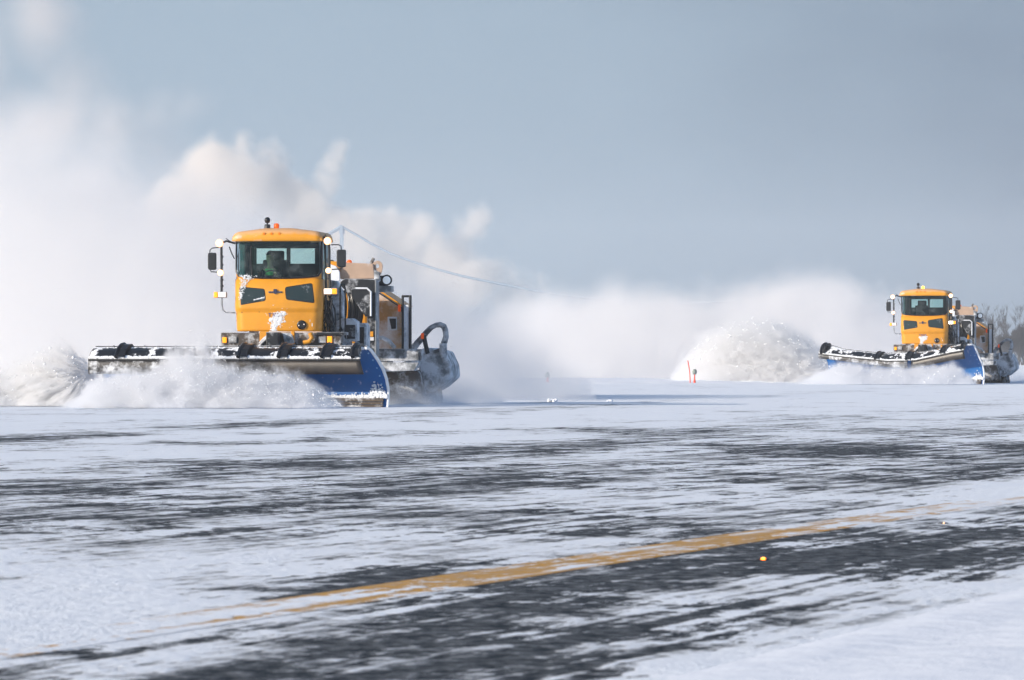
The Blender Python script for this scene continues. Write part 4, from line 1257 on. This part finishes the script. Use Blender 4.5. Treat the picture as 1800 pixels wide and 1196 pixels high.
for u, v, w_, lb_ in ((973, 707, 0.11, 'larger lump of snow lying on the pavement right of the nearer plow'),
                      (1073, 706, 0.06, 'smaller lump of snow lying on the pavement below the raised lights')):
    Y = FPX * CAM_H / (v - HORIZON); b = MB()
    for k in range(14): b.clump((rnd.gauss(0, w_ * 0.5), rnd.gauss(0, w_ * 0.4), w_ * rnd.uniform(0.1, 0.5)), w_ * rnd.uniform(0.25, 0.5), rnd)
    bm = bmesh.new()
    o = b.build('snow_lump', M_snow); o.location = ((u - 900) * Y / FPX, Y, 0)
    md = o.modifiers.new('remesh', 'REMESH'); md.mode = 'VOXEL'; md.voxel_size = w_ * 0.09; md.use_smooth_shade = True
    bm.free()
    tag(o, lb_, 'snow lump', 'loose lumps of snow on the pavement')

# ------------------------------------------------------------------ flying snow clods (nobody could count them)
M_flying = mat('flying_snow', (0.90, 0.91, 0.93), 0.95, spec=0.1)
def clods(label, u0, u1, tops, vb, Y0, Y1, n, r0, r1, seed, power=1.0, yslope=0.0, patch=0.0, pscale=1.0, mat_=None):
    """clods filling the space under a measured upper outline, between depths Y0 and Y1"""
    rnd = random.Random(seed); b = MB()
    f = lerp_pts(tops); k = 0; tries = 0
    while k < n and tries < n * 12:
        tries += 1
        u = rnd.uniform(u0, u1); vt = f(u)
        t = rnd.random() ** power
        v = vb + (vt - vb) * t
        if v >= vb: continue
        Y = rnd.uniform(Y0, Y1) + yslope * (u - u0)
        p = at(u, v, Y)
        if p[2] < 0.01: p[2] = rnd.uniform(0.0, 0.05)
        if patch and mnoise.noise((p[0] * pscale, p[1] * pscale, p[2] * pscale * 1.2)) < patch - 0.5 + 0.5 * (rnd.random() - 0.5): continue
        b.clump(tuple(p), r0 + (r1 - r0) * rnd.random() ** 2.5, rnd); k += 1
    o = b.build('flying_snow', mat_ or M_flying)
    tag(o, label, 'flying snow', kind='stuff')
    return o
clods('grains and clods of snow rolling under the nearer blade', 160, 600,
      [(160, 668), (290, 655), (330, 630), (370, 640), (440, 648), (500, 658), (540, 672), (575, 690), (600, 712)], 714, 112.5, 114.6, 5000, 0.003, 0.015, 1, 1.25)
clods('fine snow whipping up over the left half of the nearer blade', 268, 400,
      [(268, 640), (310, 600), (340, 560), (370, 590), (400, 630)], 700, 113.2, 116.0, 1800, 0.003, 0.011, 2, 1.0)
clods('clods of snow thrown off the left end of the nearer blade', -60, 172,
      [(-60, 655), (0, 652), (30, 640), (60, 622), (95, 606), (120, 612), (150, 632), (172, 660)], 706, 117.2, 120.5, 1200, 0.006, 0.028, 3, 1.0, patch=0.45, pscale=1.6)
clods('heavy clods of snow fanning off the left end of the farther blade', 1200, 1456,
      [(1200, 668), (1208, 640), (1228, 600), (1262, 572), (1300, 560), (1340, 556), (1380, 570), (1415, 588), (1440, 604), (1456, 640)], 668, 228.5, 232, 900, 0.010, 0.045, 4, 0.9, patch=0.42, pscale=1.1)
clods('clods of snow boiling under the farther blade', 1440, 1716,
      [(1440, 640), (1520, 645), (1600, 652), (1640, 650), (1665, 640), (1690, 650), (1716, 670)], 673, 213.0, 216.8, 800, 0.006, 0.03, 5, 1.1)
# ------------------------------------------------------------------ blown snow, clouds and haze (volumes)
def vol_material(name, sx, sy, H, pts, dens, nscale, amp, soft, colr=(0.97, 0.98, 1.0), detail=4, rough=0.6, aniso=0.1,
                 wisp=(0.35, 0.65, 0.35), stretch=(1, 1, 1), wscale=0.5, seed=0.0, lean=0.0, fade=None, base=None, polar=None, sharp=2.0, grain=None):
    m, t = mat_nt(name)
    pos = t.n('ShaderNodeTexCoord').outputs['Object']
    x, y, z = t.sep(pos)
    xs = x if not lean else t.m('SUBTRACT', x, t.m('MULTIPLY', z, lean))
    xn = t.m('ADD', t.m('DIVIDE', xs, sx), 0.5, clamp=True)
    h = t.m('MULTIPLY', t.curve(xn, [(a, b / H) for a, b in pts]), H)
    yn = t.m('DIVIDE', y, sy * 0.5)
    tp = t.m('SQRT', t.m('MAXIMUM', t.m('SUBTRACT', 1.0, t.m('MULTIPLY', yn, yn)), 0.0))
    sv = t.vm('MULTIPLY', t.vm('ADD', pos, (seed, seed * 0.7, 0.0)), stretch)
    if polar:                      # lumps fan out from the blade end and grow with distance
        rx = t.m('SUBTRACT', x, polar[0]); rz = t.m('SUBTRACT', z, polar[1])
        rr = t.m('SQRT', t.m('ADD', t.m('MULTIPLY', rx, rx), t.m('MULTIPLY', rz, rz)))
        sv = t.comb(t.m('MULTIPLY', t.m('LOGARITHM', t.m('ADD', rr, 0.6), 2.718), polar[2]), t.m('MULTIPLY', t.m('ARCTAN2', rz, rx), polar[3]), t.m('ADD', t.m('MULTIPLY', y, polar[4]), seed))
    n = t.noise(sv, nscale, detail, rough)
    hh = t.m('ADD', t.m('MULTIPLY', h, tp), t.m('MULTIPLY', t.m('SUBTRACT', n, 0.52), 2.0 * amp))
    d = t.m('DIVIDE', t.m('SUBTRACT', hh, z), soft, clamp=True)
    d = t.m('MULTIPLY', t.m('POWER', d, sharp), t.rng(h, 0.02, 0.5, 0.0, 1.0, True))
    if wisp:
        n2 = t.noise(sv, nscale * wscale, 2, 0.5)
        d = t.m('MULTIPLY', d, t.rng(n2, wisp[0], wisp[1], wisp[2], 1.0))
    if fade:                       # thinner towards the ground or sideways
        d = t.m('MULTIPLY', d, t.rng(z, fade[0], fade[1], fade[2], 1.0))
    if grain:                      # loose grainy powder
        g_ = t.noise(t.vm('MULTIPLY', pos, stretch), grain[0], 3, 0.7)
        d = t.m('MULTIPLY', d, t.rng(g_, grain[1], grain[2], grain[3], 1.0))
    pv = t.n('ShaderNodeVolumePrincipled')
    pv.inputs['Color'].default_value = (*colr, 1)
    pv.inputs['Anisotropy'].default_value = aniso
    t.put(pv.inputs['Density'], t.m('MULTIPLY', d, dens))
    o = t.n('ShaderNodeOutputMaterial'); t.nt.links.new(pv.outputs[0], o.inputs['Volume'])
    return m

NCL = 0
def cloud(name, label, u0, u1, Y, depth, tops, dens, nscale, amp, soft, step=0.6, rotz=0.0, zmax=None, z0=0.012, kind='stuff', cat='snow cloud', **kw):
    """tops: (measured u, measured v of the upper outline) at distance Y"""
    sx = (u1 - u0) * Y / FPX
    pts = []
    for u, v in tops:
        z = (HORIZON - v) * Y / FPX + CAM_H - z0
        pts.append(((u - u0) / (u1 - u0), max(0.0, z)))
    H = max(p[1] for p in pts) + 0.001
    zt = zmax or (H + amp * 1.1)
    m = vol_material(name, sx, depth, H, pts, dens, nscale, amp, soft, **kw)
    m.cycles.volume_step_rate = step
    global NCL; NCL += 1; z0 = z0 + 0.0013 * NCL
    b = MB(); b.bx(-sx / 2, sx / 2, -depth / 2, depth / 2, 0, zt)
    o = b.build(name, m)
    o.location = (((u0 + u1) / 2 - 900) * Y / FPX, Y, z0)
    o.rotation_euler.z = rotz
    tag(o, label, cat, kind=kind)
    return o

# behind the first truck: the tall soft cloud filling the left, falling away to the right
cloud('snow_cloud', 'tall soft white cloud of blown snow behind the nearer snow plow', -160, 1040, 142, 22,
      [(-160, 190), (0, 140), (100, 130), (190, 160), (260, 205), (340, 240), (420, 250), (490, 290), (560, 345), (640, 372), (720, 408), (800, 446), (880, 485), (960, 540), (1040, 640)],
      0.40, 0.46, 2.6, 1.9, step=0.5, seed=3.0, detail=7, rough=0.68, grain=(1.0, 0.38, 0.62, 0.35), sharp=1.6, colr=(1.0, 0.985, 0.975))
# the long low white cloud between the trucks
cloud('snow_cloud', 'long low bright cloud of blown snow between the two snow plows', 760, 1720, 262, 34,
      [(760, 640), (840, 560), (930, 500), (1010, 488), (1090, 480), (1170, 496), (1250, 492), (1320, 484), (1380, 464), (1440, 452), (1490, 468), (1540, 495), (1600, 505), (1660, 525), (1720, 640)],
      0.65, 0.50, 2.6, 1.8, step=0.4, seed=11.0, detail=7, rough=0.68, grain=(1.0, 0.38, 0.62, 0.35), sharp=1.6, colr=(1.0, 0.99, 0.985))
# snow rolling under the nearer blade
cloud('snow_spray', 'white snow rolling and boiling under the nearer blade', 70, 620, 114.2, 3.4,
      [(70, 716), (110, 704), (150, 676), (185, 652), (215, 646), (290, 638), (330, 622), (380, 634), (440, 644), (500, 648), (540, 662), (580, 690), (620, 716)],
      11.0, 3.0, 0.60, 0.30, step=0.12, detail=7, rough=0.72, seed=5.0, wisp=(0.40, 0.58, 0.25), sharp=1.5, grain=(14.0, 0.40, 0.60, 0.15), cat='snow spray')
cloud('snow_spray', 'thin veil of snow whipping up over the left half of the nearer blade', 262, 410, 115.5, 2.0,
      [(262, 680), (284, 625), (315, 590), (345, 570), (372, 596), (392, 630), (410, 700)],
      14.0, 2.6, 0.5, 0.5, step=0.15, detail=6, seed=8.0, sharp=1.3, grain=(14.0, 0.44, 0.62, 0.12), stretch=(1.5, 1, 0.5), wisp=(0.42, 0.6, 0.05), cat='snow spray')
cloud('snow_spray', 'clumpy plume of snow leaving the left end of the nearer blade', -110, 185, 119.0, 4.0,
      [(-110, 640), (0, 648), (40, 630), (80, 604), (110, 598), (140, 622), (165, 650), (185, 700)],
      9.0, 1.3, 0.95, 0.40, step=0.10, sharp=1.4, grain=(9.0, 0.38, 0.58, 0.2), detail=6, rough=0.66, seed=15.0, cat='snow spray', wisp=None, polar=(1.5, 0.7, 3.0, 5.0, 1.2), colr=(0.998, 0.998, 0.998))
cloud('snow_spray', 'low bluish mist of snow trailing round the broom of the nearer plow', 640, 900, 124.6, 7.6,
      [(640, 680), (690, 664), (740, 656), (800, 650), (850, 662), (900, 705)],
      1.8, 1.0, 0.45, 0.9, step=0.3, seed=25.0, cat='snow spray')
# the farther truck
cloud('snow_spray', 'white snow boiling under the farther blade', 1370, 1725, 215.5, 4.5,
      [(1370, 676), (1410, 664), (1445, 648), (1480, 636), (1540, 638), (1600, 642), (1640, 640), (1665, 636), (1695, 652), (1725, 676)],
      7.0, 1.9, 0.6, 0.35, step=0.12, sharp=1.4, grain=(8.0, 0.40, 0.60, 0.15), detail=6, rough=0.65, seed=35.0, cat='snow spray')
cloud('snow_spray', 'dense lumpy mound of snow thrown off the left end of the farther blade', 1170, 1465, 231.5, 6.5,
      [(1170, 672), (1200, 625), (1228, 588), (1262, 562), (1300, 550), (1340, 546), (1380, 558), (1415, 578), (1440, 598), (1465, 645)],
      4.0, 1.2, 1.5, 1.1, step=0.10, sharp=1.3, grain=(4.0, 0.38, 0.60, 0.15), detail=7, rough=0.68, seed=45.0, wisp=None, cat='snow spray', polar=(3.3, 0.7, 4.0, 7.0, 0.8), colr=(0.998, 0.998, 0.998))
cloud('snow_spray', 'low white snow rolling away to the right behind the farther broom', 1680, 1900, 232, 10.0,
      [(1680, 668), (1720, 655), (1750, 660), (1780, 645), (1810, 642), (1900, 640)],
      0.8, 0.8, 0.6, 0.8, step=0.3, seed=55.0, cat='snow spray')
cloud('snow_cloud', 'thin drifting snow between the farther plow and the bare trees', 1640, 1930, 330, 60,
      [(1640, 540), (1700, 545), (1760, 590), (1830, 620), (1930, 640)],
      0.022, 0.16, 1.8, 3.0, step=0.6, seed=65.0)
# real clouds beyond the air of the place, warmed by the sun
def puff_cloud(label, Y, depth, puffs, dens, nscale, amp, soft, colr, step, ybase=640):
    us = [p[0] for p in puffs]; k = Y / FPX
    u0 = min(p[0] - p[2] for p in puffs) - 14; u1 = max(p[0] + p[2] for p in puffs) + 14
    v0 = min(p[1] - p[2] for p in puffs) - 14
    m, t = mat_nt('sunlit_cloud')
    pos = t.n('ShaderNodeTexCoord').outputs['Object']
    cxm = (u0 + u1) / 2; best = None
    n = t.noise(pos, nscale, 6, 0.58); nb = t.n('ShaderNodeTexNoise')
    # bend the space a little so that no puff stays round
    t.put(nb.inputs['Vector'], pos); nb.inputs['Scale'].default_value = nscale * 0.6; nb.inputs['Detail'].default_value = 2
    off = t.vm('SCALE', t.vm('SUBTRACT', nb.outputs['Color'], (0.5, 0.5, 0.5))); off.node.inputs['Scale'].default_value = amp * 2.2
    wp_ = t.vm('ADD', pos, off)
    rnd = random.Random(12)
    for (u, v, r) in puffs:
        c = ((u - cxm) * k, rnd.uniform(-0.2, 0.2) * depth, (HORIZON - v) * k)
        dn = t.n('ShaderNodeVectorMath', operation='DISTANCE'); t.put(dn.inputs[0], wp_); dn.inputs[1].default_value = c
        q = t.m('SUBTRACT', r * k, dn.outputs['Value'])
        best = q if best is None else t.m('SMOOTH_MAX', best, q, 6.0)
    d = t.m('DIVIDE', t.m('ADD', best, t.m('MULTIPLY', t.m('SUBTRACT', n, 0.5), 2 * amp)), soft, clamp=True)
    d = t.m('MULTIPLY', t.m('MULTIPLY', d, d), t.rng(t.sep(pos)[2], 0.0, 60.0, 0.25, 1.0))
    pv = t.n('ShaderNodeVolumePrincipled'); pv.inputs['Color'].default_value = (*colr, 1); pv.inputs['Anisotropy'].default_value = 0.0
    t.put(pv.inputs['Density'], t.m('MULTIPLY', d, dens))
    o = t.n('ShaderNodeOutputMaterial'); t.nt.links.new(pv.outputs[0], o.inputs['Volume'])
    m.cycles.volume_step_rate = step
    sx = (u1 - u0) * k
    b = MB(); b.bx(-sx / 2, sx / 2, -depth / 2, depth / 2, 0, (HORIZON - v0) * k)
    o = b.build('cloud', m); o.location = ((cxm - 900) * k, Y, 1.5)
    tag(o, label, 'cloud', kind='structure')
puff_cloud('peach tinted cumulus clouds low in the sky beyond the bridge', 3000, 46,
    [(838, 386, 34), (822, 405, 36), (812, 438, 40), (770, 440, 46), (735, 412, 42), (690, 406, 46), (645, 400, 44), (700, 460, 70), (780, 500, 80),
     (592, 266, 28), (586, 292, 30), (572, 326, 38), (556, 368, 46), (600, 415, 60), (640, 440, 60),
     (458, 262, 34), (425, 268, 38), (480, 300, 46), (430, 330, 74), (500, 360, 66), (370, 300, 66), (330, 380, 90), (520, 420, 80),
     (904, 482, 24), (934, 490, 26), (955, 512, 26), (868, 490, 44), (820, 500, 66), (910, 540, 60)],
    0.115, 0.075, 8.0, 8.0, (1.0, 0.955, 0.91), 0.22)
puff_cloud('faint pinkish cloud column rising at the top left', 3150, 90,
    [(50, -60, 120), (70, 40, 105), (110, 130, 100), (60, 210, 130), (180, 240, 100), (270, 200, 66), (330, 190, 56), (300, 260, 90), (-60, 120, 120)],
    0.034, 0.018, 26.0, 34.0, (1.0, 0.94, 0.91), 0.4)
# the air itself
M_haze, t = mat_nt('pale_winter_haze')
pv = t.n('ShaderNodeVolumePrincipled'); pv.inputs['Color'].default_value = (0.93, 0.96, 1.0, 1); pv.inputs['Density'].default_value = 0.00022; pv.inputs['Anisotropy'].default_value = 0.0
o = t.n('ShaderNodeOutputMaterial'); t.nt.links.new(pv.outputs[0], o.inputs['Volume'])
hb_ = MB(); hb_.bx(-540, 560, -8, 2200, -1.0, 52.0)
tag(hb_.build('haze', M_haze), kind='stuff')
